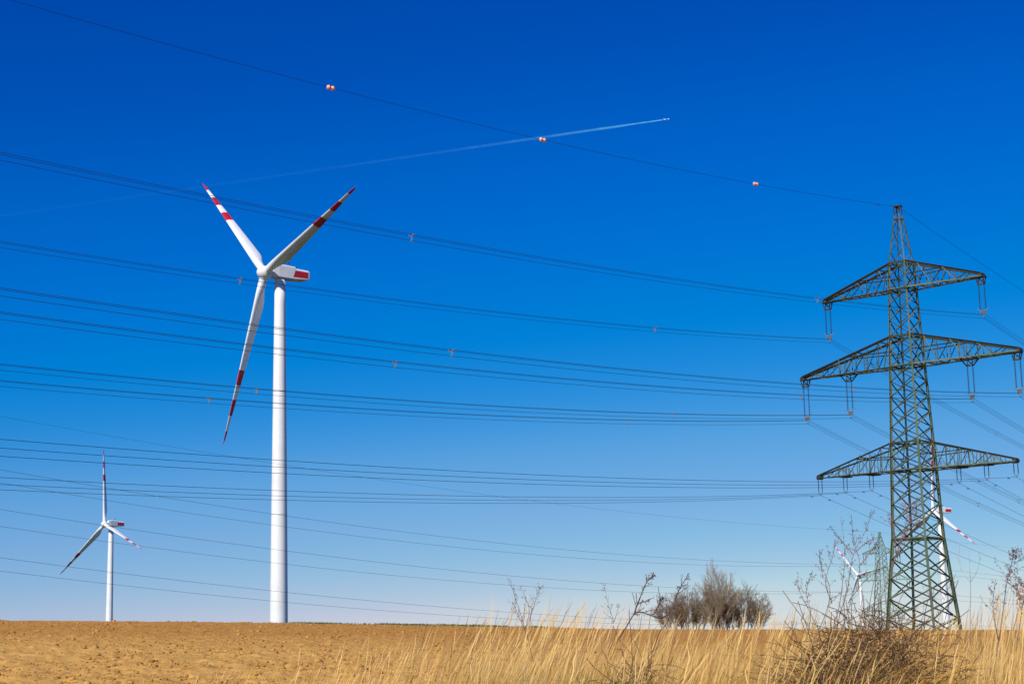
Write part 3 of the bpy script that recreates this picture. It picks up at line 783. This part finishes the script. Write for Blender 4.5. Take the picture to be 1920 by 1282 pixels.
for w_, z0, s, k, where, ztop, spl, spr in BUN:
    big_set(w_, ztop, z0, 'double dark insulator string hanging from the ' + where, 'insulators hanging from the large pylon')
    o = P1 + C_ * w_; org = Vector((o.x, o.y, z0 + EZ))
    r = empty('power_line', org); tag(r, 'three-wire bundle hung from the ' + where, 'power line', 'power lines')
    for dc, dz in ((-0.2, 0), (0.2, 0), (0, -0.40)):
        wire_obj('wire', wire_pts(P1, T_, C_, w_, z0, s, k, .2125, .00037, 240, 110, dc, dz), RW, r, org)
    for l in spl: obj('spacer', SP, r, T_ * -l + Vector((0, 0, -s * l + k * l * l)))
    for l in spr: obj('spacer', SP, r, T_ * l + Vector((0, 0, -.2125 * l + .00037 * l * l)))
def damper():
    mb = MB(); mb.tube([T_ * -0.22 + Vector((0, 0, -.1)), T_ * 0.22 + Vector((0, 0, -.1))], 0.012, 4)
    for q in (-1, 1): mb.tube([T_ * q * 0.26 + Vector((0, 0, -.1)), T_ * q * 0.12 + Vector((0, 0, -.1))], 0.045, 6)
    mb.bar((0, 0, 0.02), (0, 0, -.1), 0.04)
    return mb.mesh('damper', M_dark)
DM = damper()
SGL = [(12.235, 14.09, .07378, .00034, 'outermost on the right side'), (8.807, 13.99, .07205, .00033, 'middle one on the right side'), (5.482, 13.88, .06934, .00031, 'innermost on the right side'),
       (-5.544, 13.80, .07178, .00033, 'innermost on the left side'), (-9.014, 13.79, .07279, .00033, 'middle one on the left side'), (-12.426, 13.73, .07263, .00033, 'outermost on the left side')]
for w_, z0, s, k, where in SGL:
    small_set(w_, 15.60, z0, 'short double insulator under the lowest crossarm, ' + where, 'insulators hanging from the large pylon')
    o = P1 + C_ * w_; org = Vector((o.x, o.y, z0 + EZ))
    r = empty('power_line', org); tag(r, 'single wire under the lowest crossarm, ' + where, 'power line', 'power lines')
    wire_obj('wire', wire_pts(P1, T_, C_, w_, z0, s, k, .2105, .00037, 235, 110), 0.016, r, org)
    for l in (-1.9, 1.9): obj('damper', DM, r, T_ * l + Vector((0, 0, -(s if l < 0 else .2105) * abs(l))))
o = P1 + C_ * 0.056; org = Vector((o.x, o.y, 46.47 + EZ))
r = empty('earth_wire', org); tag(r, 'thin single wire from the very top of the large pylon, carrying orange marker balls', 'power line', 'power lines')
ES, EK = .10528, .00045
wire_obj('wire', wire_pts(P1, T_, C_, 0.056, 46.47, ES, EK, .2, .0005, 230, 110), 0.017, r, org)
for l in (-4.5,): obj('damper', DM, r, T_ * l + Vector((0, 0, -ES * 4.5)))
def ball_mesh():
    mb = MB(); n = 20; rings = []
    R0 = 0.19
    for i in range(1, 12):
        a_ = math.pi * i / 12; rings.append([Vector((R0 * math.sin(a_) * math.cos(2 * math.pi * k / n), R0 * math.sin(a_) * math.sin(2 * math.pi * k / n), R0 * math.cos(a_))) for k in range(n)])
    v, f = loft(rings); mb.add(v, f); return mb.mesh('marker_ball', M_ball, True)
def band_mesh():
    mb = MB(); n = 20; mb.tube([(0, 0, -0.02), (0, 0, 0.02)], 0.198, n); return mb.mesh('clamp_band', M_dark)
BM, BB = ball_mesh(), band_mesh()
for l, pair in ((87.0, 'pair high at upper left'), (62.4, 'pair where the wire crosses the contrail'), (29.3, 'pair closest to the pylon')):
    for dl, side in ((0.21, 'left'), (-0.21, 'right')):
        ll = l + dl; z = 46.47 - ES * ll + EK * ll * ll + EZ; q = o - T_ * ll
        b = obj('marker_ball', BM, None, (q.x, q.y, z)); tag(b, f'orange marker ball, {side} one of the {pair}', 'marker ball', 'orange marker balls on the top wire')
        sb_ = obj('clamp_band', BB, b)
        sb_.rotation_euler = (-T_).to_track_quat('Z', 'Y').to_euler()

# ------------------------------------------------------------------ the second line and its far pylon
P2 = Vector((86.69, 390.49, 0))
b2z = float(terrain(P2.x, P2.y)) - EZ - 0.2
far = empty('lattice_pylon', (P2.x, P2.y, b2z + EZ)); tag(far, 'small distant green lattice pylon seen just left of the large pylon', 'pylon', 'lattice pylons')
LV2 = [(b2z, 2.6), (0.35, 1.7), (2.2, 1.45), (7.47, 1.15), (9.98, 1.05), (13.81, 0.92), (15.14, 0.85), (18.0, 0.22), (18.86, 0.2)]
def hw2(z): return float(np.interp(z, [q[0] for q in LV2], [q[1] for q in LV2]))
def c2(i, z):
    s = ((-1, -1), (-1, 1), (1, 1), (1, -1))[i]; h = hw2(z); return T_ * h * s[0] + C_ * h * s[1] + Vector((0, 0, z - b2z))
for i in range(4):
    mb = MB()
    for (za, _), (zb, _) in zip(LV2[:-1], LV2[1:]): mb.bar(c2(i, za), c2(i, zb), 0.13)
    obj('leg', mb.mesh('leg', M_steel_far), far)
mb = MB()
zs_ = [b2z + (0.35 - b2z) * k / 5 for k in range(5)] + [0.35, 2.2, 3.6, 4.9, 6.2, 7.47, 8.7, 9.98, 11.3, 12.6, 13.81, 15.14, 16.1, 17.1, 18.0]
for za, zb in zip(zs_[:-1], zs_[1:]):
    for i in range(4):
        j = (i + 1) % 4; mb.bar(c2(i, za), c2(j, zb), 0.06); mb.bar(c2(j, za), c2(i, zb), 0.06)
ob = obj('lattice_bracing', mb.mesh('lattice_bracing', M_steel_far), far); ob['kind'] = 'stuff'
for zl, zu, wl in ((13.81, 15.14, 4.75), (7.47, 9.98, 6.9), (0.35, 2.2, 5.6)):
    mb = MB()
    for s in (-1, 1):
        for q in (-1, 1):
            h_, h2 = hw2(zl), hw2(zu)
            a0, a1 = C_ * s * h_ + T_ * q * h_ + Vector((0, 0, zl - b2z)), C_ * s * wl + T_ * q * 0.12 + Vector((0, 0, zl - b2z))
            b0, b1 = C_ * s * h2 + T_ * q * h2 + Vector((0, 0, zu - b2z)), C_ * s * wl + T_ * q * 0.12 + Vector((0, 0, zl - b2z + .15))
            mb.bar(a0, a1, 0.17); mb.bar(b0, b1, 0.13)
            for k in range(1, 5): mb.bar(a0.lerp(a1, k / 5), b0.lerp(b1, (k - (k % 2)) / 5), 0.07)
        mb.box(C_ * s * wl + Vector((0, 0, zl - b2z + .05)), (0.2, 0.2, 0.14), (C_, T_, Vector((0, 0, 1))))
    obj('crossarm', mb.mesh('crossarm', M_steel_far), far)
W2 = [(4.777, 11.18, .02355, .00028, 13.81, 'right end of the top arm'), (-4.392, 11.148, .02914, .0003, 13.81, 'left end of the top arm'), (6.873, 4.904, .01799, .00027, 7.47, 'right end of the middle arm'),
      (-6.83, 5.021, .02486, .00029, 7.47, 'left end of the middle arm'), (5.006, -1.969, .00971, .00025, 0.35, 'right end of the lowest arm'), (-6.12 + .5, -2.054, .01446, .00026, 0.35, 'left end of the lowest arm')]
for w_, z0, s, k, ztop, where in W2:
    q = P2 + C_ * w_
    mb = MB(); Ls = ztop - z0 - 0.1
    for sd in (-1, 1):
        mb.tube([C_ * sd * 0.32, C_ * sd * 0.32 + Vector((0, 0, -Ls + .3))], 0.03, 5)
        for i in range(9): mb.tube([C_ * sd * .32 + Vector((0, 0, -.2 - (Ls - .7) * i / 8)), C_ * sd * .32 + Vector((0, 0, -.29 - (Ls - .7) * i / 8))], [0.13, 0.10], 6)
    mb.bar(C_ * -0.36 + Vector((0, 0, -Ls + .3)), C_ * 0.36 + Vector((0, 0, -Ls + .3)), 0.09); mb.bar((0, 0, -Ls + .3), (0, 0, -Ls - .1), 0.07)
    io = obj('insulator_set', mb.mesh('insulator_set', M_insul), None, (q.x, q.y, ztop + EZ)); tag(io, 'tiny insulator on the distant small pylon, ' + where, 'insulator', 'insulators on the distant pylon')
    mb = MB(); pts = wire_pts(P2, T_, C_, w_, z0, s, k, .06, .0002, 300, 150); org = Vector((q.x, q.y, z0 + EZ)); mb.tube([a_ - org for a_ in pts], 0.019, 4)
    wo_ = obj('power_line', mb.mesh('power_line', M_wire, True), None, org); tag(wo_, 'background wire running to the ' + where + ', small distant pylon', 'power line', 'background power lines')
mb = MB(); org = Vector((P2.x, P2.y, 18.79 + EZ)); pts = wire_pts(P2, T_, C_, 0.376, 18.787, .0035, .0002, .05, .0002, 300, 150); mb.tube([a_ - org for a_ in pts], 0.013, 4)
tag(obj('earth_wire', mb.mesh('earth_wire', M_wire, True), None, org), 'faint thin wire running down to the tip of the distant small pylon', 'power line', 'background power lines')

# ------------------------------------------------------------------ aeroplane and its contrail
pa_, pb_ = Vector((1789.5, 17603, 5500 + EZ)), Vector((-6864.4, 21304, 5500 + EZ))
dr = (pa_ - pb_).normalized(); sd_ = Vector((-dr.y, dr.x, 0)); upv = Vector((0, 0, 1))
pl = empty('aeroplane', pa_); tag(pl, 'tiny white airliner at the tip of the contrail', 'aeroplane')
mb = MB(); xs = [(-34, .4), (-28, 1.8), (-15, 3.1), (15, 3.1), (26, 2.8), (32, 1.4), (34, .2)]
mb.tube([dr * x_ for x_, _ in xs], [r_ for _, r_ in xs], 14); obj('fuselage', mb.mesh('fuselage', M_plane, True), pl)
for s in (-1, 1):
    mb = MB(); q = [dr * 9 + sd_ * 2.5 * s, dr * -4 + sd_ * 2.5 * s, dr * -15 + sd_ * 31 * s + upv * 3, dr * -11.5 + sd_ * 31 * s + upv * 3]
    mb.add([a_ + upv * .5 for a_ in q] + [a_ - upv * .5 for a_ in q], [(0, 1, 2, 3), (7, 6, 5, 4), (0, 4, 5, 1), (1, 5, 6, 2), (2, 6, 7, 3), (3, 7, 4, 0)]); obj('wing', mb.mesh('wing', M_plane), pl)
    for e_ in (10, 19):
        mb = MB(); c0 = sd_ * e_ * s + dr * (4 - e_ * .5) - upv * 2; mb.tube([c0 + dr * 3, c0 - dr * 3], [1.5, 1.1], 10); obj('engine', mb.mesh('engine', M_plane, True), pl)
    mb = MB(); q = [dr * -25 + sd_ * s, dr * -31 + sd_ * s, dr * -36 + sd_ * 11 * s, dr * -33 + sd_ * 11 * s]
    mb.add([a_ + upv * .3 for a_ in q] + [a_ - upv * .3 for a_ in q], [(0, 1, 2, 3), (7, 6, 5, 4), (0, 4, 5, 1), (1, 5, 6, 2), (2, 6, 7, 3), (3, 7, 4, 0)]); obj('tailplane', mb.mesh('tailplane', M_plane), pl)
mb = MB(); q = [dr * -22 + upv * 2, dr * -31 + upv * 2, dr * -37 + upv * 12, dr * -33 + upv * 12]
mb.add([a_ + sd_ * .4 for a_ in q] + [a_ - sd_ * .4 for a_ in q], [(0, 1, 2, 3), (7, 6, 5, 4), (0, 4, 5, 1), (1, 5, 6, 2), (2, 6, 7, 3), (3, 7, 4, 0)]); obj('tail_fin', mb.mesh('tail_fin', M_plane), pl)

m = bpy.data.materials.new('contrail_vapour'); m.use_nodes = True; nt = m.node_tree
pr = nt.nodes['Principled BSDF']; pr.inputs['Base Color'].default_value = (0.20, 0.70, 0.95, 1); pr.inputs['Roughness'].default_value = 1; pr.inputs['Specular IOR Level'].default_value = 0
trn = N(nt, 'ShaderNodeBsdfTransparent'); mxs = N(nt, 'ShaderNodeMixShader')
at_ = N(nt, 'ShaderNodeAttribute', attribute_name='tint'); sep = N(nt, 'ShaderNodeSeparateColor'); L(nt, at_.outputs['Color'], sep.inputs[0])
lw = N(nt, 'ShaderNodeLayerWeight'); lw.inputs[0].default_value = 0.5
inv = N(nt, 'ShaderNodeMath', operation='SUBTRACT'); inv.inputs[0].default_value = 1.0; L(nt, lw.outputs['Facing'], inv.inputs[1])   # thinner at the rim, as a puff of vapour is
pw = N(nt, 'ShaderNodeMath', operation='POWER'); pw.inputs[1].default_value = 1.6; L(nt, inv.outputs[0], pw.inputs[0])
tcn = N(nt, 'ShaderNodeTexCoord'); nz = N(nt, 'ShaderNodeTexNoise'); nz.inputs['Scale'].default_value = 0.012; nz.inputs['Detail'].default_value = 5; L(nt, tcn.outputs['Object'], nz.inputs['Vector'])
mr = N(nt, 'ShaderNodeMapRange'); mr.inputs['From Min'].default_value = 0.3; mr.inputs['From Max'].default_value = 0.7; mr.inputs['To Min'].default_value = 0.6; mr.inputs['To Max'].default_value = 1.3; L(nt, nz.outputs['Fac'], mr.inputs['Value'])
m1 = N(nt, 'ShaderNodeMath', operation='MULTIPLY'); L(nt, sep.outputs[0], m1.inputs[0]); L(nt, pw.outputs[0], m1.inputs[1])
m2 = N(nt, 'ShaderNodeMath', operation='MULTIPLY'); m2.use_clamp = True; L(nt, m1.outputs[0], m2.inputs[0]); L(nt, mr.outputs[0], m2.inputs[1])
L(nt, m2.outputs[0], mxs.inputs[0]); L(nt, trn.outputs[0], mxs.inputs[1]); L(nt, pr.outputs[0], mxs.inputs[2]); L(nt, mxs.outputs[0], nt.nodes['Material Output'].inputs['Surface'])
M_trail = m
ct = empty('contrail', pa_); tag(ct, 'long white vapour trail crossing the blue sky, fading to the left', 'contrail')
NT, NS = 260, 12
for q, (oy, oz) in enumerate(((-1, -0.5), (-0.35, 0.35), (0.35, -0.35), (1, 0.5))):
    V, Cc = [], []
    for i in range(NT):
        u = i / (NT - 1); l = 45 + 11500 * u ** 1.6
        spr_ = min(1.0, l / 900) * 13 + 6
        rad = 2.5 + min(l, 900) / 900 * 8 + max(0, l - 900) * 0.0012
        rad *= 1 + 0.25 * (vnoise(np.array(l / 160.0), np.array(q * 7.7), 30) - .5) * 2
        al = np.interp(l, [45, 300, 900, 1600, 2600, 4500, 7500, 11500], [0.45, 0.22, 0.085, 0.042, 0.017, 0.007, 0.004, 0.003])
        if l > 2500 and q in (0, 3): al *= 0.5
        c0 = -dr * l + upv * (oz * spr_ + 8 * (float(vnoise(np.array(l / 300.0), np.array(q * 3.1 + 2), 31)) - .5) * min(1, l / 900)) + sd_ * oy * spr_ * 0.6
        for k in range(NS):
            a_ = 2 * math.pi * k / NS; pt = c0 + (upv * math.cos(a_) + sd_ * math.sin(a_)) * float(rad); V.append(tuple(pt)); Cc.append((al, al, al))
    I = np.arange(NT * NS).reshape(NT, NS); J = np.roll(I, -1, 1)
    F = np.stack([I[:-1], J[:-1], J[1:], I[1:]], -1).reshape(-1, 4)
    obj('vapour_strand', mesh_np('vapour_strand', np.array(V), F, M_trail, True, col=np.array(Cc)), ct)

# ------------------------------------------------------------------ bare shrubs on the crest
def sticks(name, segs, mt, col=None, n=3):
    """segs: (p0, p1, r0, r1[, colour]) -> one mesh of thin tapered sticks"""
    A = np.array([s[0] for s in segs], float); B = np.array([s[1] for s in segs], float); r0 = np.array([s[2] for s in segs]); r1 = np.array([s[3] for s in segs])
    d = B - A; d /= np.linalg.norm(d, axis=1)[:, None] + 1e-9
    h = np.where(np.abs(d[:, 2:3]) < .9, np.array([[0, 0, 1.]]), np.array([[1., 0, 0]]))
    x = np.cross(h, d); x /= np.linalg.norm(x, axis=1)[:, None]; y = np.cross(d, x)
    R = []
    for P_, r in ((A, r0), (B, r1)):
        for k in range(n):
            a_ = 2 * math.pi * k / n; R.append(P_ + r[:, None] * (math.cos(a_) * x + math.sin(a_) * y))
    V = np.stack(R, 1).reshape(-1, 3); o = (np.arange(len(segs)) * 2 * n)[:, None]
    F = np.concatenate([np.concatenate([o + k, o + (k + 1) % n, o + n + (k + 1) % n, o + n + k], 1) for k in range(n)], 0)
    Cv = None
    if col is not None: Cv = np.repeat(np.array(col, float), 2 * n, 0)
    return mesh_np(name, V, F, mt, True, col=Cv)
M_bark = tint_mat('bare_twig_bark', 0.85, 0, 0.2)
def shrub(px, d, H, Wd, stems, pale, label, seed, cat='shrub', name='bare_shrub', top_narrow=False):
    R = random.Random(seed)
    b = at(px, 1180, d); bz = ground_z(b.x, b.y)
    segs_s, cs_, segs_t, ct_ = [], [], [], []
    def grow(p, dirv, l, r, lev):
        nseg = 3
        for k in range(nseg):
            dv = (dirv + Vector((R.gauss(0, .07), R.gauss(0, .07), R.gauss(0.05, .05)))).normalized()
            q = p + dv * l / nseg
            cv = vary(pale, R)
            if lev < 1: segs_s.append((p, q, r, r * .85)); cs_.append(cv)
            else: segs_t.append((p, q, r, r * .8)); ct_.append(cv)
            if lev < 4:
                for _ in range(2 if lev < 2 or R.random() < .38 else 1):
                    an = R.uniform(.30, .80) * (0.6 if top_narrow else 1); ax_ = Vector((R.gauss(0, 1), R.gauss(0, 1), R.gauss(0, 1))).cross(dv)
                    if ax_.length < 1e-3: continue
                    nd = (Matrix.Rotation(an, 3, ax_.normalized()) @ dv + Vector((0, 0, .05))).normalized()
                    grow(q, nd, l * R.uniform(.46, .66), max(r * .55, .0075), lev + 1)
            p, r, dirv = q, r * .85, dv
    r_ = empty(name, (b.x, b.y, bz - .05)); tag(r_, label, cat, 'bare shrubs on the crest of the field')
    for i in range(stems):
        a_ = R.uniform(0, 6.28); rr_ = ((i + .5) / stems) ** .5; out = rr_ * (0.16 if top_narrow else 0.55)
        dv = Vector((math.cos(a_) * out, math.sin(a_) * out, 1)).normalized()
        base = Vector((math.cos(a_), math.sin(a_), 0)) * rr_ * Wd * (.12 if top_narrow else .36)
        segs_s, cs_ = [], []
        grow(base, dv, H * R.uniform(.40, .54) * (1 - .38 * rr_ ** 2), .035, 0)
        obj('stem', sticks('stem', segs_s, M_bark, cs_), r_)
    o = obj('twigs', sticks('twigs', segs_t, M_bark, ct_), r_); o['kind'] = 'stuff'
    return r_
shrub(1290, 129, 4.3, 4.6, 20, (0.205, 0.15, 0.088), 'bare brown rounded shrub on the crest, left one of the clump', 3)
shrub(1388, 131, 4.3, 4.6, 20, (0.20, 0.145, 0.085), 'bare brown rounded shrub on the crest, right one of the clump', 5)
shrub(1345, 127, 5.9, 3.4, 8, (0.31, 0.25, 0.17), 'tall pale bare sapling rising from the middle of the shrub clump', 9, 'sapling', 'bare_sapling', True)

# ------------------------------------------------------------------ dead weeds in the grass
M_weed = tint_mat('dead_weed_stem', 0.85, 0.1, 0.2)
def spline(pts, n):
    out = []
    P_ = [pts[0]] + list(pts) + [pts[-1]]
    for i in range(1, len(P_) - 2):
        for k in range(n):
            t = k / n; a_, b_, c_, d_ = P_[i - 1], P_[i], P_[i + 1], P_[i + 2]
            out.append(0.5 * ((2 * b_) + (c_ - a_) * t + (2 * a_ - 5 * b_ + 4 * c_ - d_) * t * t + (3 * b_ - a_ - 3 * c_ + d_) * t ** 3))
    out.append(pts[-1]); return out
def weed(paths, d, label, seed, colr=(0.20, 0.13, 0.10), seeds=1.0, rad=0.0028, twigs=1.0, headcol=(0.24, 0.155, 0.13), name='dead_weed', cat='weed'):
    """paths: lists of (px, py); the stems stand about d metres away"""
    R = random.Random(seed)
    st, sc_, hd, hc = [], [], [], []
    px0, py0 = paths[0][0]; b = at(px0, py0, d); bz = float(terrain(b.x, b.y)); org = Vector((b.x, b.y, bz))
    r_ = empty(name, org); tag(r_, label, cat, 'dead weeds in the dry grass')
    for path in paths:
        st, sc_ = [], []
        dd = d + R.uniform(-.25, .25); P_ = []
        for i, (x_, y_) in enumerate(path): P_.append(at(x_, y_, dd + R.uniform(-.06, .06) * i) - org)
        if P_[0].z < 0.55:
            P_.insert(0, Vector((P_[0].x - (P_[1].x - P_[0].x) * .5, P_[0].y, 0.0)))
        S = spline(P_, 7); n = len(S); L_ = sum((S[i + 1] - S[i]).length for i in range(n - 1)); acc = 0
        for i in range(n - 1):
            r0 = rad * (1 - .72 * i / n); r1 = rad * (1 - .72 * (i + 1) / n); cv = vary(colr, R)
            st.append((S[i], S[i + 1], r0, r1)); sc_.append(cv)
            f = i / n; dv = (S[i + 1] - S[i]).normalized()
            if f > .30:
                for _ in range(2 if f > .5 else 1):
                    if R.random() < .62 * twigs:
                        side = Vector((R.gauss(0, 1), R.gauss(0, .6), R.gauss(0, .5))); side = (side - dv * side.dot(dv)).normalized()
                        tl_ = R.uniform(.03, .13) * (1.25 - f); q0 = S[i]; tdir = (dv * .8 + side * .75 + Vector((0, 0, .15))).normalized(); m_ = 4
                        for k in range(m_):
                            q1 = q0 + (tdir + Vector((R.gauss(0, .12), R.gauss(0, .12), R.gauss(.05, .1)))) * tl_ / m_
                            st.append((q0, q1, rad * .33, rad * .27)); sc_.append(cv)
                            if R.random() < .75 * seeds:
                                for _ in range(2): hd.append((q1 + Vector((R.gauss(0, .004), R.gauss(0, .004), R.gauss(0, .005))), R.uniform(.0013, .0032))); hc.append(vary(headcol, R, .6, 1.4))
                            q0 = q1
                if R.random() < .8 * seeds:
                    for _ in range(3): hd.append((S[i] + Vector((R.gauss(0, .006), R.gauss(0, .006), R.gauss(0, .012))), R.uniform(.0014, .0032))); hc.append(vary(headcol, R, .6, 1.4))
        obj('stem', sticks('stem', st, M_weed, sc_, 4), r_)
    if hd:
        oc = np.array([(1, 0, 0), (-1, 0, 0), (0, 1, 0), (0, -1, 0), (0, 0, 1.5), (0, 0, -1.5)], float); of = np.array([(0, 2, 4), (2, 1, 4), (1, 3, 4), (3, 0, 4), (2, 0, 5), (1, 2, 5), (3, 1, 5), (0, 3, 5)])
        n = len(hd); V = (np.array([tuple(h_[0]) for h_ in hd])[:, None] + oc[None] * np.array([h_[1] for h_ in hd])[:, None, None] * rng.uniform(.6, 1.4, (n, 6, 1))).reshape(-1, 3)
        F = (of[None] + 6 * np.arange(n)[:, None, None]).reshape(-1, 3)
        obj('seed_heads', mesh_np('seed_heads', V, F, M_weed, col=np.repeat(np.array(hc), 6, 0)), r_)['kind'] = 'stuff'
    return r_
weed([[(1000, 1240), (985, 1180), (966, 1120), (955, 1084)], [(985, 1180), (992, 1140), (975, 1098)], [(992, 1200), (975, 1160), (962, 1130)], [(985, 1185), (1003, 1130), (1012, 1100)]], 10.5, 'spindly dead weed with forked top standing left of the dark bent weed', 21, (0.26, 0.18, 0.14), .5, .0022)
weed([[(1150, 1210), (1172, 1178), (1190, 1150), (1205, 1148), (1240, 1158), (1262, 1140), (1278, 1132)], [(1188, 1152), (1200, 1120), (1212, 1092), (1225, 1078)], [(1190, 1150), (1196, 1132), (1216, 1126)], [(1262, 1140), (1272, 1108), (1292, 1074)], [(1225, 1152), (1238, 1128), (1246, 1120)]], 10.0, 'dark thick stemmed dead weed bent over to the right below the shrubs', 22, (0.13, 0.085, 0.06), .8, .0055)
weed([[(1140, 1215), (1150, 1170), (1140, 1130), (1132, 1095)], [(1150, 1170), (1162, 1130)]], 10.8, 'thin leaning dead weed just left of the dark bent weed', 23, (0.24, 0.16, 0.12), .5, .002)
weed([[(1560, 1225), (1585, 1160), (1600, 1110), (1612, 1060), (1600, 1010), (1596, 964)], [(1560, 1225), (1575, 1150), (1588, 1110), (1600, 1040), (1625, 990), (1634, 955)], [(1545, 1215), (1570, 1150), (1580, 1090), (1584, 1040), (1577, 968)], [(1590, 1130), (1620, 1090), (1660, 1060)], [(1600, 1040), (1575, 1010), (1556, 985)], [(1604, 1035), (1620, 1020), (1640, 1008)], [(1612, 1060), (1632, 1035), (1644, 1015)]], 10.2, 'tallest reddish brown mugwort rising left of the large pylon', 24, (0.26, 0.165, 0.13), .75, .0030, .7)
weed([[(1520, 1215), (1548, 1150), (1556, 1105), (1540, 1060), (1536, 1030)], [(1560, 1130), (1548, 1090), (1562, 1040), (1566, 1010)], [(1540, 1190), (1515, 1140), (1500, 1110), (1495, 1085)], [(1512, 1200), (1520, 1150), (1512, 1110), (1524, 1068)]], 9.6, 'leaning dead mugwort with hooked stems, left of the tallest one', 25, (0.24, 0.16, 0.12), .9, .0026, .6)
weed([[(1600, 1235), (1640, 1150), (1668, 1080), (1688, 1020), (1700, 970), (1697, 940)], [(1668, 1080), (1690, 1010), (1716, 965), (1719, 940)], [(1680, 1040), (1676, 990), (1664, 962)], [(1690, 1010), (1712, 985), (1724, 975)]], 9.8, 'reddish seed topped weed reaching in front of the large pylon', 26, (0.24, 0.14, 0.13), 1.0, .0026, headcol=(0.30, 0.17, 0.16))
weed([[(1745, 1200), (1760, 1160), (1775, 1110), (1790, 1078)], [(1752, 1180), (1748, 1130), (1753, 1098)], [(1760, 1150), (1752, 1120)]], 10.6, 'small twiggy weed at the foot of the large pylon', 27, (0.16, 0.11, 0.10), .6, .0016)
weed([[(1818, 1215), (1819, 1150), (1820, 1100), (1818, 1060), (1817, 1030)], [(1819, 1090), (1803, 1068), (1799, 1040), (1800, 1018)], [(1820, 1090), (1832, 1070), (1838, 1045)]], 9.8, 'slender forked upright weed right of the large pylon', 28, (0.40, 0.36, 0.34), 0, .0018, .12)
weed([[(1868, 1230), (1880, 1150), (1888, 1090), (1898, 1050), (1900, 1026)], [(1888, 1090), (1905, 1105), (1925, 1130)], [(1872, 1200), (1862, 1140), (1866, 1090)], [(1885, 1100), (1894, 1072)], [(1893, 1065), (1908, 1085), (1918, 1100)]], 7.2, 'dark seed headed weed at the right edge of the picture', 29, (0.20, 0.12, 0.12), 1.0, .0022, headcol=(0.20, 0.11, 0.13))
weed([[(1905, 1220), (1915, 1150), (1922, 1100), (1928, 1050)], [(1900, 1180), (1912, 1130), (1908, 1100)]], 6.8, 'half cut off brown weed touching the right edge of the picture', 30, (0.28, 0.19, 0.15), .5, .002)
weed([[(875, 1210), (890, 1190), (905, 1170), (912, 1160)]], 10.5, 'short broken brown stalk low in the grass at the middle', 31, (0.20, 0.13, 0.09), 0, .0028, .2)

# brush heap: a mound of dead stems collapsed to the right, nobody could count the stems
def brush(cx, d, wpx, hgt, nst, label, seed, lean=0.5, tint=(0.27, 0.165, 0.08)):
    R = random.Random(seed); b = at(cx, 1200, d); bz = float(terrain(b.x, b.y)); st, cc_ = [], []
    wd = wpx / FPX * d
    for i in range(nst):
        t = R.uniform(-1, 1); env = math.cos(t * 1.35) ** .7
        p_ = Vector((t * wd * .5 - hgt * .20 * lean, R.gauss(0, .30), 0)); L_ = hgt * env * R.uniform(.40, .95)
        az_ = R.gauss(0, .9) + (math.pi if R.random() < .33 else 0); el = R.uniform(1.0, 1.5); n = 7
        cv = vary(tint, R, .35, 1.6)
        if R.random() < .74: f_ = R.uniform(.6, 1.15); cv = [0.68 * f_, 0.40 * f_, 0.10 * f_]
        for k in range(n):
            dv = Vector((math.cos(az_) * math.cos(el), math.sin(az_) * math.cos(el) * .6, math.sin(el)))
            q = p_ + dv * L_ / n + Vector((R.gauss(0, .006), R.gauss(0, .006), R.gauss(0, .006)))
            st.append((p_, q, .0030 * (1 - k / n * .6), .0030 * (1 - (k + 1) / n * .6))); cc_.append(cv)
            if k > 2 and R.random() < .5:
                q2 = q + Vector((R.gauss(0, .05), R.gauss(0, .05), R.gauss(.01, .04))); st.append((q, q2, .0014, .001)); cc_.append([c_ * .8 for c_ in cv])
            p_ = q; el -= R.uniform(.04, .34)
    for i in range(int(nst * .42)):                          # the tangle inside the mound
        t = R.uniform(-1, 1); env = math.cos(t * 1.35) ** .7; zt = hgt * .78 * env
        p_ = Vector((t * wd * .48, R.gauss(0, .22), zt * R.uniform(.52, 1.0))); az_ = R.uniform(0, 6.28); el = R.gauss(.35, .5); L_ = R.uniform(.12, .42); cv = vary(tint, R, .3, 1.3)
        for k in range(5):
            dv = Vector((math.cos(az_) * math.cos(el), math.sin(az_) * math.cos(el), math.sin(el))); q = p_ + dv * L_ / 5
            st.append((p_, q, .0024, .0020)); cc_.append(cv); p_ = q; el += R.gauss(-.08, .22); az_ += R.gauss(0, .25)
    o = obj('brush_heap', sticks('brush_heap', st, M_weed, cc_), None, (b.x, b.y, bz)); tag(o, label, 'brush', kind='thing')
brush(1630, 10.0, 190, 1.20, 1350, 'tangled mound of dead brown stems in front of the large pylon', 41, .6, (0.25, 0.155, 0.078))
brush(1540, 9.7, 140, 0.98, 700, 'low slumped tuft of dark brown stems left of the big mound', 42, .6, (0.22, 0.13, 0.07))
brush(1722, 10.5, 110, 1.0, 450, 'small dark tangle of stems below the pylon leg, right of the big mound', 43, .3, (0.15, 0.09, 0.06))
brush(1195, 9.8, 130, .86, 500, 'brown tangled tuft in the grass below the dark bent weed', 44, .6, (0.26, 0.16, 0.08))
